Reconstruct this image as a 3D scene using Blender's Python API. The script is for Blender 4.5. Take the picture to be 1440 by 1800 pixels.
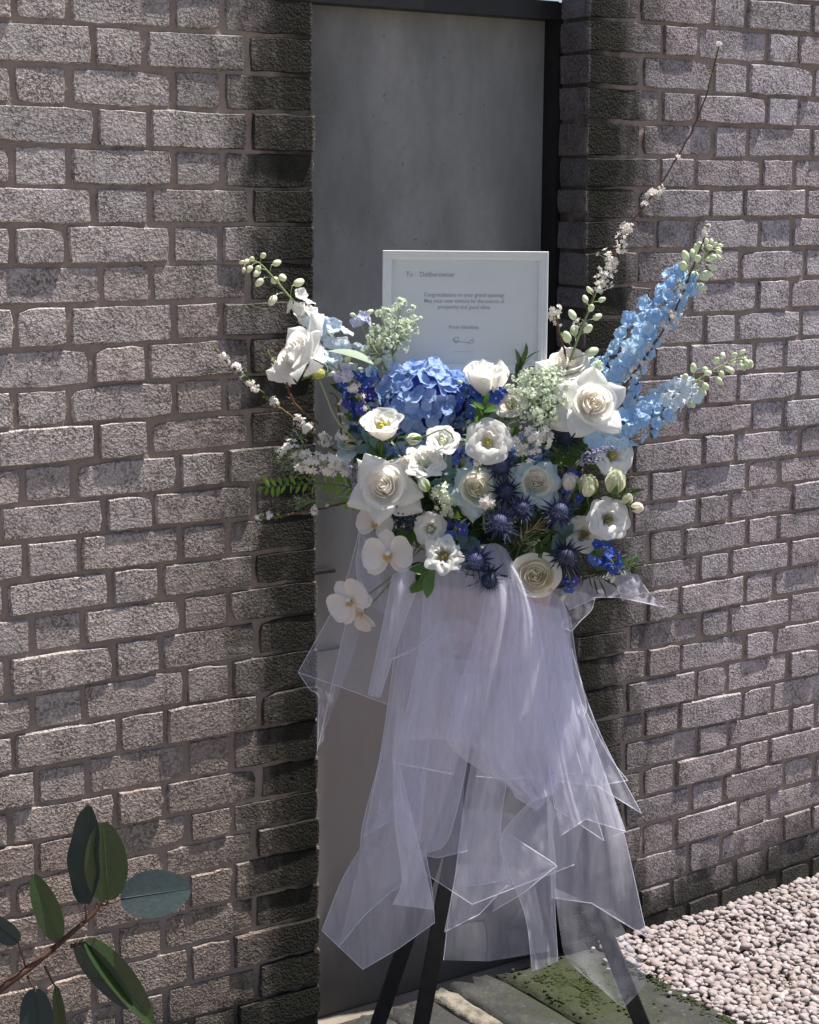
import bpy, math, random
import numpy as np
from mathutils import Vector, Matrix

scene = bpy.context.scene
for o in list(bpy.data.objects):
    bpy.data.objects.remove(o, do_unlink=True)
COL = scene.collection
random.seed(7)
rng = np.random.default_rng(11)

# ------------------------------------------------------------------ camera
FPX = 3139.57                       # focal length in pixels of the 1440 x 1800 photograph
CAM = Vector((-2.3, -3.2092, 1.825))
PITCH, YAW, ROLL = 0.17282, 0.59023, 0.00206
cp_, sp_, cy_, sy_ = math.cos(PITCH), math.sin(PITCH), math.cos(YAW), math.sin(YAW)
FWD = Vector((sy_ * cp_, cy_ * cp_, -sp_))
R0 = Vector((cy_, -sy_, 0))
U0 = R0.cross(FWD)
RIGHT = R0 * math.cos(ROLL) + U0 * math.sin(ROLL)
UP = -R0 * math.sin(ROLL) + U0 * math.cos(ROLL)
cam_data = bpy.data.cameras.new("camera")
cam_data.sensor_fit = 'HORIZONTAL'
cam_data.sensor_width = 36.0
cam_data.lens = FPX / 1440 * 36.0
cam_data.clip_start = 0.05
cam_data.clip_end = 500
cam = bpy.data.objects.new("camera", cam_data)
COL.objects.link(cam)
cam.matrix_world = Matrix(((RIGHT.x, UP.x, -FWD.x, CAM.x), (RIGHT.y, UP.y, -FWD.y, CAM.y),
                           (RIGHT.z, UP.z, -FWD.z, CAM.z), (0, 0, 0, 1)))
scene.camera = cam

# ------------------------------------------------------------------ light
SUN = Vector((0.34, -0.080, 0.937)).normalized()      # towards the sun: high, from the right, grazing the wall
sun_el = math.asin(SUN.z)
sun_az = math.atan2(SUN.x, SUN.y)
world = bpy.data.worlds.new("World")
scene.world = world
world.use_nodes = True
wn = world.node_tree
wn.nodes.clear()
sky = wn.nodes.new('ShaderNodeTexSky')
sky.sky_type = 'NISHITA'
sky.sun_disc = False
sky.sun_elevation = sun_el
sky.sun_rotation = sun_az
sky.dust_density = 1.4
sky.ozone_density = 1.0
bg = wn.nodes.new('ShaderNodeBackground')
bg.inputs['Strength'].default_value = 0.07
wo = wn.nodes.new('ShaderNodeOutputWorld')
wn.links.new(sky.outputs[0], bg.inputs[0])
wn.links.new(bg.outputs[0], wo.inputs[0])
sd = bpy.data.lights.new("sun", 'SUN')
sd.energy = 5.0
sd.angle = math.radians(0.5)
sd.color = (1.0, 0.95, 0.88)
sun = bpy.data.objects.new("sun", sd)
COL.objects.link(sun)
sun.rotation_euler = (-SUN).to_track_quat('-Z', 'Y').to_euler()
sun.location = (1.5, -0.5, 4)
vs = scene.view_settings
vs.view_transform = 'Standard'
vs.look = 'None'
vs.exposure = 0.88
vs.gamma = 1.0
vs.use_curve_mapping = False
scene.cycles.max_bounces = 12
scene.cycles.diffuse_bounces = 7
scene.cycles.transparent_max_bounces = 40
scene.cycles.transmission_bounces = 8

# ------------------------------------------------------------------ pixel helpers (used to measure real places)
def ray(x, y):
    return FWD + RIGHT * ((x - 720) / FPX) - UP * ((y - 900) / FPX)
def on_plane_y(x, y, Y):
    d = ray(x, y)
    return CAM + d * ((Y - CAM.y) / d.y)
def on_ground(x, y, Z=0.0):
    d = ray(x, y)
    return CAM + d * ((Z - CAM.z) / d.z)
FH = Vector((sy_, cy_, 0))          # horizontal view direction
BT = -FH                            # towards the viewer
BR = Vector((cy_, -sy_, 0))         # to the viewer's right
BU = Vector((0, 0, 1))
D0 = (on_plane_y(870, 850, -0.42) - CAM).dot(FH)
PPM = FPX / D0                      # photo pixels per metre at the bouquet
def B(x, y, t=0.0):
    d = ray(x, y)
    return CAM + d * ((D0 - t) / d.dot(FH))
def dirv(r, u, t):
    return (BR * r + BU * u + BT * t).normalized()

# ------------------------------------------------------------------ objects
def link(o, parent=None):
    COL.objects.link(o)
    if parent is not None:
        o.parent = parent
    return o
def tag(o, label=None, cat=None, group=None, kind=None):
    if label: o['label'] = label
    if cat: o['category'] = cat
    if group: o['group'] = group
    if kind: o['kind'] = kind
    return o
def thing(name, label, cat, loc=(0, 0, 0), group=None, rot=None):
    o = bpy.data.objects.new(name, None)
    o.empty_display_size = 0.02
    o.location = loc
    if rot is not None:
        o.rotation_euler = rot.to_euler()
    link(o)
    return tag(o, label, cat, group)
def mesh(name, verts, faces, mat, smooth=True):
    me = bpy.data.meshes.new(name)
    me.from_pydata([tuple(float(c) for c in v) for v in verts], [], [tuple(int(i) for i in f) for f in faces])
    if smooth:
        me.polygons.foreach_set('use_smooth', [True] * len(me.polygons))
    if mat is not None:
        for m in (mat if isinstance(mat, (list, tuple)) else [mat]):
            me.materials.append(m)
    me.update()
    return me
def part(name, verts, faces, mat, parent, smooth=True, label=None, kind=None):
    o = bpy.data.objects.new(name, mesh(name, verts, faces, mat, smooth))
    link(o, parent)
    return tag(o, label, None, None, kind)
def part_me(name, me, parent, mat4=None):
    o = bpy.data.objects.new(name, me)
    link(o, parent)
    if mat4 is not None:
        o.matrix_local = mat4
    return o
class MB:
    """collects shapes for ONE mesh"""
    def __init__(s): s.v = []; s.f = []; s.n = 0
    def add(s, v, f):
        v = np.asarray(v, float).reshape(-1, 3)
        s.v.append(v); s.f += [tuple(i + s.n for i in q) for q in f]; s.n += len(v)
    def verts(s): return np.concatenate(s.v) if s.v else np.zeros((0, 3))
    def box(s, x0, x1, y0, y1, z0, z1):
        v = [(x0,y0,z0),(x1,y0,z0),(x1,y1,z0),(x0,y1,z0),(x0,y0,z1),(x1,y0,z1),(x1,y1,z1),(x0,y1,z1)]
        s.add(v, [(0,3,2,1),(4,5,6,7),(0,1,5,4),(1,2,6,5),(2,3,7,6),(3,0,4,7)])
    def tube(s, pts, radii, n=6, cap=True):
        v, f = tube_geo(pts, radii, n, cap); s.add(v, f)
    def build(s, name, mat, parent=None, smooth=True, kind=None):
        return part(name, s.verts(), s.f, mat, parent, smooth, None, kind)
def catmull(pts, n):
    p = [np.array(q, float) for q in pts]
    if len(p) == 2:
        return [p[0] + (p[1] - p[0]) * k / n for k in range(n + 1)]
    p = [2 * p[0] - p[1]] + p + [2 * p[-1] - p[-2]]
    out = []
    for i in range(1, len(p) - 2):
        a, b, c, d = p[i - 1], p[i], p[i + 1], p[i + 2]
        for k in range(n):
            t = k / n
            out.append(.5 * ((2 * b) + (-a + c) * t + (2 * a - 5 * b + 4 * c - d) * t * t + (-a + 3 * b - 3 * c + d) * t ** 3))
    out.append(p[-2])
    return out
def tube_geo(pts, radii, n=6, cap=True):
    P = np.array([tuple(p) for p in pts], float)
    m = len(P)
    r = np.interp(np.linspace(0, 1, m), np.linspace(0, 1, len(np.atleast_1d(radii))), np.atleast_1d(radii)) if np.ndim(radii) else np.full(m, radii)
    T = np.gradient(P, axis=0)
    T /= np.linalg.norm(T, axis=1)[:, None] + 1e-12
    ref = np.array([0., 0, 1]) if abs(T[0][2]) < .9 else np.array([1., 0, 0])
    v, f = [], []
    a = np.arange(n) * 2 * math.pi / n
    for i in range(m):
        x = np.cross(ref, T[i]); x /= np.linalg.norm(x) + 1e-12
        y = np.cross(T[i], x); ref = np.cross(T[i], x) * 0 + np.cross(x, T[i]) * -1 if False else ref
        ring = P[i] + r[i] * (np.outer(np.cos(a), x) + np.outer(np.sin(a), y))
        v.append(ring)
    for i in range(m - 1):
        for k in range(n):
            f.append((i * n + k, i * n + (k + 1) % n, (i + 1) * n + (k + 1) % n, (i + 1) * n + k))
    if cap:
        f.append(tuple(range(n))[::-1]); f.append(tuple((m - 1) * n + k for k in range(n)))
    return np.concatenate(v), f
def grid_faces(nu, nv, off=0):
    return [(off + j * nu + i, off + j * nu + i + 1, off + (j + 1) * nu + i + 1, off + (j + 1) * nu + i) for j in range(nv - 1) for i in range(nu - 1)]
def frame_z(axis, spin=0.0, up=Vector((0, 0, 1))):
    """rotation whose local Z is `axis`"""
    z = Vector(axis).normalized()
    if abs(z.dot(up)) > .98: up = BR
    x = up.cross(z).normalized(); y = z.cross(x)
    m = Matrix(((x.x, y.x, z.x), (x.y, y.y, z.y), (x.z, y.z, z.z)))
    return m @ Matrix.Rotation(spin, 3, 'Z')
def xf(verts, R3, loc=(0, 0, 0)):
    A = np.array([[R3[i][j] for j in range(3)] for i in range(3)])
    return np.asarray(verts) @ A.T + np.array(tuple(loc))
def rand_dir():
    v = rng.normal(size=3); return v / np.linalg.norm(v)
def icosphere(sub):
    t = (1 + 5 ** .5) / 2
    v = [(-1,t,0),(1,t,0),(-1,-t,0),(1,-t,0),(0,-1,t),(0,1,t),(0,-1,-t),(0,1,-t),(t,0,-1),(t,0,1),(-t,0,-1),(-t,0,1)]
    f = [(0,11,5),(0,5,1),(0,1,7),(0,7,10),(0,10,11),(1,5,9),(5,11,4),(11,10,2),(10,7,6),(7,1,8),(3,9,4),(3,4,2),(3,2,6),(3,6,8),(3,8,9),(4,9,5),(2,4,11),(6,2,10),(8,6,7),(9,8,1)]
    v = [np.array(p) / np.linalg.norm(p) for p in v]
    for _ in range(sub):
        cache = {}; nf = []
        def mid(a, b):
            k = (min(a, b), max(a, b))
            if k not in cache:
                m = v[a] + v[b]; v.append(m / np.linalg.norm(m)); cache[k] = len(v) - 1
            return cache[k]
        for a, b, c in f:
            x, y, z = mid(a, b), mid(b, c), mid(c, a)
            nf += [(a, x, z), (b, y, x), (c, z, y), (x, y, z)]
        f = nf
    return np.array(v), f
ICO0, ICO1, ICO2 = icosphere(0), icosphere(1), icosphere(2)

# ------------------------------------------------------------------ materials
class NT:
    def __init__(s, name):
        s.m = bpy.data.materials.new(name); s.m.use_nodes = True
        s.t = s.m.node_tree; s.t.nodes.clear()
        s.out = s.t.nodes.new('ShaderNodeOutputMaterial')
    def n(s, kind, **kw):
        nd = s.t.nodes.new('ShaderNode' + kind)
        for k, v in kw.items():
            if k.startswith('_'): setattr(nd, k[1:], v)
        for k, v in kw.items():
            if not k.startswith('_'):
                key = int(k[1:]) if k[0] == 'i' and k[1:].isdigit() else k.replace('__', ' ')
                s.set(nd.inputs[key], v)
        return nd
    def set(s, inp, v):
        if hasattr(v, 'is_output') or isinstance(v, bpy.types.NodeSocket):
            s.t.links.new(v, inp)
        elif isinstance(v, bpy.types.Node):
            s.t.links.new(v.outputs[0], inp)
        else:
            if inp.type == 'RGBA' and len(v) == 3: v = (*v, 1)
            inp.default_value = v
    def math(s, op, a, b=0.0, c=0.0, clamp=False):
        nd = s.n('Math', _operation=op, _use_clamp=clamp); s.set(nd.inputs[0], a); s.set(nd.inputs[1], b)
        if op in ('SMOOTH_MIN', 'MULTIPLY_ADD', 'COMPARE', 'WRAP'): s.set(nd.inputs[2], c)
        return nd.outputs[0]
    def smooth(s, v, lo, hi, a=0.0, b=1.0):
        nd = s.n('MapRange', _interpolation_type='SMOOTHSTEP'); s.set(nd.inputs[0], v)
        for i, q in enumerate((lo, hi, a, b)): s.set(nd.inputs[1 + i], q)
        return nd.outputs[0]
    def mix(s, fac, a, b, blend='MIX'):
        nd = s.n('MixRGB', _blend_type=blend); s.set(nd.inputs[0], fac); s.set(nd.inputs[1], a); s.set(nd.inputs[2], b)
        return nd.outputs[0]
    def noise(s, vec, scale, detail=3.0, rough=.55, dist=0.0):
        nd = s.n('TexNoise'); 
        if vec is not None: s.set(nd.inputs['Vector'], vec)
        nd.inputs['Scale'].default_value = scale; nd.inputs['Detail'].default_value = detail
        nd.inputs['Roughness'].default_value = rough; nd.inputs['Distortion'].default_value = dist
        return nd.outputs['Fac']
    def voro(s, vec, scale, feature='F1'):
        nd = s.n('TexVoronoi', _feature=feature)
        if vec is not None: s.set(nd.inputs['Vector'], vec)
        nd.inputs['Scale'].default_value = scale
        return nd
    def ramp(s, fac, stops):
        nd = s.n('ValToRGB'); e = nd.color_ramp.elements
        while len(e) > 1: e.remove(e[-1])
        for i, (p, c) in enumerate(stops):
            q = e[0] if i == 0 else e.new(p)
            q.position = p; q.color = (*c, 1) if len(c) == 3 else c
        s.set(nd.inputs[0], fac)
        return nd.outputs[0]
    def pos(s): return s.n('NewGeometry').outputs['Position']
    def xyz(s, v): return s.n('SeparateXYZ', i0=v).outputs
    def bump(s, h, dist, strength=1.0, normal=None):
        nd = s.n('Bump'); s.set(nd.inputs['Height'], h); nd.inputs['Distance'].default_value = dist; nd.inputs['Strength'].default_value = strength
        if normal is not None: s.set(nd.inputs['Normal'], normal)
        return nd.outputs[0]
    def bsdf(s, **kw):
        p = s.n('BsdfPrincipled')
        for k, v in kw.items(): s.set(p.inputs[k.replace('__', ' ')], v)
        return p
    def done(s, shader):
        s.t.links.new(shader.outputs[0] if isinstance(shader, bpy.types.Node) else shader, s.out.inputs[0]); return s.m

def petal_mat(name, col, col2=None, trans=.35, rough=.55, scale=55, veins=.0006):
    k = NT(name); p = k.pos()
    r = k.n('ObjectInfo').outputs['Random']
    c2 = col2 or tuple(c * .86 for c in col)
    f = k.math('ADD', k.math('MULTIPLY', k.noise(p, scale, 2), .7), k.math('MULTIPLY', r, .5))
    c = k.mix(k.smooth(f, .3, .95), col, c2)
    nb = k.bump(k.noise(p, 420, 2), veins, .35)
    b = k.bsdf(Base__Color=c, Roughness=rough, Normal=nb); b.inputs['Specular IOR Level'].default_value = .25
    t = k.n('BsdfTranslucent', Color=c, Normal=nb)
    return k.done(k.n('MixShader', i0=trans, i1=b, i2=t))
def plain_mat(name, col, rough=.6, col2=None, scale=30, bump=0.0, bscale=200, metal=0.0, spec=.4):
    k = NT(name); p = k.pos(); c = col
    if col2: c = k.mix(k.smooth(k.noise(p, scale, 4), .35, .7), col, col2)
    b = k.bsdf(Base__Color=c, Roughness=rough, Metallic=metal); b.inputs['Specular IOR Level'].default_value = spec
    if bump: k.set(b.inputs['Normal'], k.bump(k.noise(p, bscale, 3), bump))
    return k.done(b)
def leaf_mat(name, col, col2, back=None, rough=.4, trans=.22, spec=.4):
    k = NT(name); p = k.pos(); r = k.n('ObjectInfo').outputs['Random']
    f = k.math('ADD', k.math('MULTIPLY', k.noise(p, 60, 3), .7), k.math('MULTIPLY', r, .5))
    c = k.mix(k.smooth(f, .3, .9), col, col2)
    if back: c = k.mix(k.n('NewGeometry').outputs['Backfacing'], c, back)
    b = k.bsdf(Base__Color=c, Roughness=rough); b.inputs['Specular IOR Level'].default_value = spec
    k.set(b.inputs['Normal'], k.bump(k.noise(p, 140, 3), .0008))
    t = k.n('BsdfTranslucent', Color=k.mix(.5, c, (.16, .24, .03)))
    return k.done(k.n('MixShader', i0=trans, i1=b, i2=t))

def brick_material():
    k = NT('grey concrete brick'); p = k.pos(); X = k.xyz(p)
    r = k.n('ObjectInfo').outputs['Random']
    geo_r = k.n('NewGeometry').outputs['Random Per Island']
    rr = k.math('FRACT', k.math('ADD', r, geo_r))
    base = k.ramp(rr, [(0, (.50, .445, .43)), (.2, (.60, .54, .52)), (.36, (.48, .44, .43)), (.5, (.60, .55, .535)), (.62, (.53, .47, .45)), (.74, (.43, .385, .365)), (.86, (.57, .49, .46)), (.94, (.52, .475, .46)), (1, (.59, .535, .515))])
    rw = k.smooth(X[0], -.1, .1)                                  # bricks of the right-hand wall tinted cooler
    base = k.mix(rw, base, k.mix(1.0, base, (.97, .985, 1.09), 'MULTIPLY'))
    # warm dirt in cloudy patches, more towards the foot of the wall
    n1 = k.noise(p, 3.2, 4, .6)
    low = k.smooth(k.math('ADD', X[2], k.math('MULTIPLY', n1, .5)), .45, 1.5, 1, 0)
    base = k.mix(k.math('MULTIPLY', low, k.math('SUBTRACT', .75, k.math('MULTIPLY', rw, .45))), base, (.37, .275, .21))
    base = k.mix(k.smooth(n1, .5, .75, 0, .35), base, (.36, .32, .29))
    # grit: pale grains, with the shade in the crevices painted dark
    wp = k.n('MixRGB', _blend_type='ADD', i0=.03, i1=p, i2=k.n('TexNoise', Vector=p, Scale=60.0, Detail=3.0).outputs['Color']).outputs[0]
    vo = k.voro(wp, 155).outputs['Distance']
    gn = k.noise(p, 165, 2, .6)
    patch = k.smooth(k.noise(p, 17, 3, .6), .36, .64)                # some areas smoother, some very open
    hh = k.math('SUBTRACT', k.math('MULTIPLY', gn, 1.0), k.math('MULTIPLY', vo, .5))
    crev_shade = k.math('MULTIPLY', k.smooth(hh, .30, .12), k.math('ADD', .4, k.math('MULTIPLY', patch, .6)))
    base = k.mix(k.smooth(hh, .34, .48, 0, .45), base, (.70, .64, .62))
    base = k.mix(k.math('MULTIPLY', crev_shade, .70), base, (.09, .075, .065))
    # algae and soot beside the opening, along the foot and in runs, plus painted soft shade
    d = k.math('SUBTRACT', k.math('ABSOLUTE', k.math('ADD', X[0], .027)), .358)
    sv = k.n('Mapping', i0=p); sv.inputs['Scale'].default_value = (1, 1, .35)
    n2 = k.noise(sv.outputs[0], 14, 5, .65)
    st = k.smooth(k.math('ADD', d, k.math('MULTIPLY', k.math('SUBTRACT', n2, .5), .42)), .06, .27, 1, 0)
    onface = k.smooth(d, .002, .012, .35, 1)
    wide = k.smooth(k.math('ADD', d, k.math('MULTIPLY', k.math('SUBTRACT', n2, .5), .5)), .08, .55, .42, 0)  # soft fall-off of light towards the opening, painted into the colour
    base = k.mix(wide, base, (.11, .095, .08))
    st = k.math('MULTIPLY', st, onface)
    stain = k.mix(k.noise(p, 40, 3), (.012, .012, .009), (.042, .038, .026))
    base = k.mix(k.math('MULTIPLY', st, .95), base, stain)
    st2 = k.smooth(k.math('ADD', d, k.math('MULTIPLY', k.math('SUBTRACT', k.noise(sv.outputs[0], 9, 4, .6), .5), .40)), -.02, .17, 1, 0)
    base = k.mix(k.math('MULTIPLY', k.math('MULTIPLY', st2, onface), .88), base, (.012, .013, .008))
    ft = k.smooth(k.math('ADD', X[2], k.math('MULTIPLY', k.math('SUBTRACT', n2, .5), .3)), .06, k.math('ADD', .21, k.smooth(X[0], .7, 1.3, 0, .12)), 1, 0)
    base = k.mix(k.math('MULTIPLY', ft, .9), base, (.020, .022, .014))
    # pits and grain
    pit = k.smooth(k.noise(p, 26, 2), .68, .8)
    h = k.math('SUBTRACT', k.math('MULTIPLY', hh, k.math('ADD', .7, k.math('MULTIPLY', patch, .5))), k.math('MULTIPLY', pit, .8))
    nb = k.bump(h, .0085, 1.0)
    base = k.mix(1.0, base, (.90, .88, .89), 'MULTIPLY')
    b = k.bsdf(Base__Color=base, Roughness=.92, Normal=nb); b.inputs['Specular IOR Level'].default_value = .2
    return k.done(b)
def mortar_material():
    k = NT('brown mortar'); p = k.pos(); X = k.xyz(p)
    c = k.mix(k.noise(p, 18, 4), (.24, .185, .16), (.34, .275, .245))
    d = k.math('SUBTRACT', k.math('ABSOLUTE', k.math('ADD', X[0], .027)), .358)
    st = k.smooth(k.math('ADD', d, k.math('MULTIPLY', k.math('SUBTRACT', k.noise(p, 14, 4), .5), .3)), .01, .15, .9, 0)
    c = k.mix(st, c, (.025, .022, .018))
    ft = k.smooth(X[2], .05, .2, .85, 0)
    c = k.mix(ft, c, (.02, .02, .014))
    b = k.bsdf(Base__Color=c, Roughness=.95, Normal=k.bump(k.noise(p, 150, 3), .004)); b.inputs['Specular IOR Level'].default_value = .15
    return k.done(b)
def concrete_material():
    k = NT('grey cement render'); p = k.pos(); X = k.xyz(p)
    sv = k.n('Mapping', i0=p); sv.inputs['Scale'].default_value = (1, 1, .4)
    n1 = k.noise(sv.outputs[0], 5, 5, .6); n2 = k.noise(p, 60, 4)
    c = k.ramp(n1, [(.30, (.125, .124, .12)), (.43, (.18, .178, .172)), (.55, (.235, .232, .226)), (.68, (.30, .29, .28))])
    c = k.mix(k.smooth(n2, .35, .7, 0, .25), c, (.18, .18, .185))
    c = k.mix(k.smooth(k.noise(p, 90, 1), .72, .78, 0, .6), c, (.09, .085, .08))
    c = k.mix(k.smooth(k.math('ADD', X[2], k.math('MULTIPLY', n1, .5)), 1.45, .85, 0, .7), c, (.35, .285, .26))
    c = k.mix(k.smooth(k.math('ADD', X[2], k.math('MULTIPLY', n1, .35)), .50, .20, 0, .85), c, (.06, .05, .04))  # shadow at the panel foot, put into the colour
    h = k.math('ADD', k.noise(p, 9, 3), k.math('MULTIPLY', k.noise(p, 130, 3), .12))
    b = k.bsdf(Base__Color=c, Roughness=.8, Normal=k.bump(h, .006, .6))
    return k.done(b)
def gravel_material():
    k = NT('pale pink pebble'); p = k.pos()
    r = k.n('NewGeometry').outputs['Random Per Island']
    c = k.ramp(r, [(0, (.48, .39, .36)), (.25, (.58, .50, .47)), (.45, (.42, .33, .30)), (.6, (.62, .56, .54)), (.8, (.52, .43, .40)), (.92, (.36, .27, .23)), (1, (.66, .62, .60))])
    c = k.mix(k.smooth(k.noise(p, 160, 3), .55, .75, 0, .3), c, (.42, .34, .31))
    c = k.mix(1.0, c, (.58, .585, .61), 'MULTIPLY')
    b = k.bsdf(Base__Color=c, Roughness=.75, Normal=k.bump(k.noise(p, 260, 3), .0015))
    return k.done(b)
def slab_material():
    k = NT('dark mossy paving stone'); p = k.pos(); r = k.n('ObjectInfo').outputs['Random']; X = k.xyz(p)
    n1 = k.noise(p, 9, 5, .65)
    c = k.ramp(n1, [(.25, (.010, .010, .010)), (.5, (.024, .024, .023)), (.75, (.055, .053, .048))])
    c = k.mix(k.smooth(k.noise(p, 110, 3), .6, .72, 0, .4), c, (.16, .155, .135))
    # moss patch
    dx = k.math('SUBTRACT', X[0], .22); dy = k.math('ADD', X[1], .17)
    rad = k.math('SQRT', k.math('ADD', k.math('MULTIPLY', dx, dx), k.math('MULTIPLY', k.math('MULTIPLY', dy, dy), .5)))
    edge = k.math('SUBTRACT', k.math('ABSOLUTE', k.math('SUBTRACT', X[0], .425)), -.02)
    m = k.smooth(k.math('ADD', rad, k.math('MULTIPLY', k.math('SUBTRACT', k.noise(p, 16, 6, .75), .5), .34)), .06, .20, 1, 0)
    m2 = k.smooth(k.math('ADD', edge, k.math('MULTIPLY', k.math('SUBTRACT', n1, .5), .12)), .03, .07, .85, 0)
    m3 = k.smooth(k.noise(p, 5, 3), .62, .75, 0, .5)
    m = k.math('MAXIMUM', k.math('MAXIMUM', m, m2), m3)
    moss = k.mix(k.noise(p, 90, 3), (.008, .014, .002), (.034, .045, .006))
    c = k.mix(m, c, moss)
    h = k.math('ADD', k.noise(p, 60, 4), k.math('MULTIPLY', k.noise(p, 400, 2), k.math('MULTIPLY', m, .6)))
    b = k.bsdf(Base__Color=c, Roughness=.85, Normal=k.bump(h, .005))
    return k.done(b)
def tulle_material(name, alpha, col=(.85, .845, .99)):
    k = NT(name); p = k.pos()
    w = k.noise(p, 900, 1)                                       # weave
    sv = k.n('Mapping', i0=p); sv.inputs['Scale'].default_value = (1, 1, .12)
    cr = k.noise(sv.outputs[0], 90, 3)                           # creases
    a = k.math('MULTIPLY', k.math('ADD', k.math('MULTIPLY', cr, .7), k.math('ADD', .35, k.math('MULTIPLY', w, .6))), alpha, clamp=True)
    d = k.n('BsdfDiffuse', Color=col); t = k.n('BsdfTranslucent', Color=col)
    s = k.n('MixShader', i0=.45, i1=d, i2=t)
    tr = k.n('BsdfTransparent')
    return k.done(k.n('MixShader', i0=a, i1=tr, i2=s))

M = {}
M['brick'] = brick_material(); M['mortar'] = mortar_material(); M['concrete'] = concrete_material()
M['gravel'] = gravel_material(); M['slab'] = slab_material()
M['pale_stone'] = plain_mat('worn pale stone', (.22, .195, .155), .85, (.06, .056, .05), 25, .004, 120)
M['soil'] = plain_mat('shade dark soil', (.035, .03, .025), .95, (.06, .05, .04), 30, .006, 90)  # dark colour stands in for the shadow in the sill gap
M['earth'] = plain_mat('courtyard earth', (.22, .19, .16), .95, (.15, .13, .11), 6, .004, 60)
M['steel'] = plain_mat('black painted steel', (.008, .008, .009), .45, (.014, .013, .013), 20, .0006, 60)
M['easel'] = plain_mat('black easel paint', (.012, .012, .014), .42, (.02, .02, .022), 40, .0005, 200)
M['white_frame'] = plain_mat('white frame paint', (.74, .74, .74), .38, (.70, .70, .71), 30, .0002, 300)
M['paper'] = plain_mat('white card paper', (.70, .70, .71), .8, (.67, .67, .68), 12)
M['ink'] = plain_mat('grey ink', (.28, .28, .30), .8)
k = NT('thin picture glass'); M['glass'] = k.done(k.n('MixShader', i0=.10, i1=k.n('BsdfTransparent'), i2=k.n('BsdfGlossy', Roughness=.02)))
M['pot'] = plain_mat('pink terracotta', (.50, .30, .24), .85, (.44, .27, .22), 14, .001, 120)
M['foam'] = plain_mat('dark green floral foam', (.02, .03, .018), .95, (.03, .045, .022), 60, .003, 200)
M['tulle'] = tulle_material('lilac white tulle', .38)
M['tulle_thin'] = tulle_material('single lilac tulle', .22)
M['tulle_dense'] = tulle_material('gathered lilac tulle', .52)
M['hem'] = tulle_material('tulle hem', .62, (.90, .91, .99))
M['white_petal'] = petal_mat('white petal', (.94, .93, .905), (.92, .905, .87), .52)
M['cream_petal'] = petal_mat('cream petal', (.94, .91, .85), (.93, .88, .81), .54)
M['blush_heart'] = petal_mat('blush heart petal', (.94, .90, .85), (.94, .90, .86), .54)
M['ivory_petal'] = petal_mat('ivory petal', (.93, .90, .80), (.92, .88, .77), .54)
M['mint_petal'] = petal_mat('pale blue tinted petal', (.66, .80, .83), (.82, .90, .89), .5)
M['orchid_petal'] = petal_mat('orchid petal', (.90, .85, .81), (.88, .81, .77), .42)
M['orchid_lip'] = petal_mat('orchid lip', (.80, .50, .18), (.82, .66, .45), .2)
M['hydrangea'] = petal_mat('blue hydrangea petal', (.25, .39, .70), (.50, .64, .88), .42, .6, 30)
M['sky_petal'] = petal_mat('light blue delphinium petal', (.44, .65, .90), (.62, .80, .95), .45)
M['icy_petal'] = petal_mat('icy blue petal', (.66, .78, .90), (.80, .86, .92), .34)
M['deep_petal'] = petal_mat('deep blue petal', (.05, .10, .42), (.11, .20, .60), .34)
M['violet_petal'] = petal_mat('blue violet petal', (.06, .06, .30), (.11, .13, .54), .28)
M['lavender'] = petal_mat('grey lavender floret', (.30, .28, .44), (.45, .43, .58), .2)
M['lilac_petal'] = petal_mat('pale lilac petal', (.58, .58, .80), (.70, .70, .86), .3)
M['tiny_white'] = petal_mat('tiny white blossom', (.90, .88, .84), (.86, .80, .74), .38)
M['green_white'] = petal_mat('greenish white floret', (.82, .88, .76), (.74, .82, .66), .4)
M['bud'] = petal_mat('pale green bud', (.66, .74, .52), (.76, .80, .66), .3)
M['bud_white'] = petal_mat('cream white bud', (.80, .80, .62), (.70, .74, .54), .3)
M['thistle'] = plain_mat('steel blue thistle', (.028, .038, .095), .6, (.085, .095, .19), 160)
M['thistle_dark'] = plain_mat('dark blue thistle', (.014, .018, .045), .65, (.035, .045, .10), 120)
M['yellow'] = plain_mat('yellow flower centre', (.40, .34, .06), .7, (.26, .24, .04), 200)
M['brown_centre'] = plain_mat('olive flower centre', (.14, .11, .03), .7, (.22, .18, .05), 200)
M['moss'] = plain_mat('moss cushion', (.014, .022, .004), .95, (.036, .046, .009), 120, .002, 500)
M['straw'] = plain_mat('dry straw', (.30, .24, .13), .8, (.18, .14, .07), 90)
M['lime'] = leaf_mat('lime seed head', (.45, .48, .08), (.55, .55, .16), None, .6)
M['stem'] = leaf_mat('green stem', (.10, .16, .04), (.16, .22, .07), None, .5)
M['pale_stem'] = leaf_mat('pale green stem', (.28, .36, .16), (.36, .44, .22), None, .5)
M['twig'] = plain_mat('red brown twig', (.13, .055, .035), .7, (.08, .05, .03), 80)
M['leaf_dark'] = leaf_mat('dark green leaf', (.016, .040, .014), (.030, .062, .022))
M['leaf_mid'] = leaf_mat('mid green leaf', (.05, .13, .025), (.09, .19, .04), None, .4, .3)
M['leaf_bright'] = leaf_mat('bright green leaf', (.15, .30, .03), (.22, .40, .05), None, .45, .45)
M['leaf_grey'] = leaf_mat('grey green leaf', (.20, .29, .22), (.28, .36, .27), None, .55)
M['leaf_teal'] = leaf_mat('teal eucalyptus leaf', (.10, .18, .17), (.17, .27, .26), None, .6)
M['rubber_leaf'] = leaf_mat('rubber plant leaf', (.020, .042, .012), (.034, .060, .018), (.12, .15, .145), .28, .1, .5)
M['rubber_blue'] = leaf_mat('bluish rubber leaf', (.028, .042, .044), (.046, .060, .064), (.035, .05, .045), .5, .04, .25)
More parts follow.
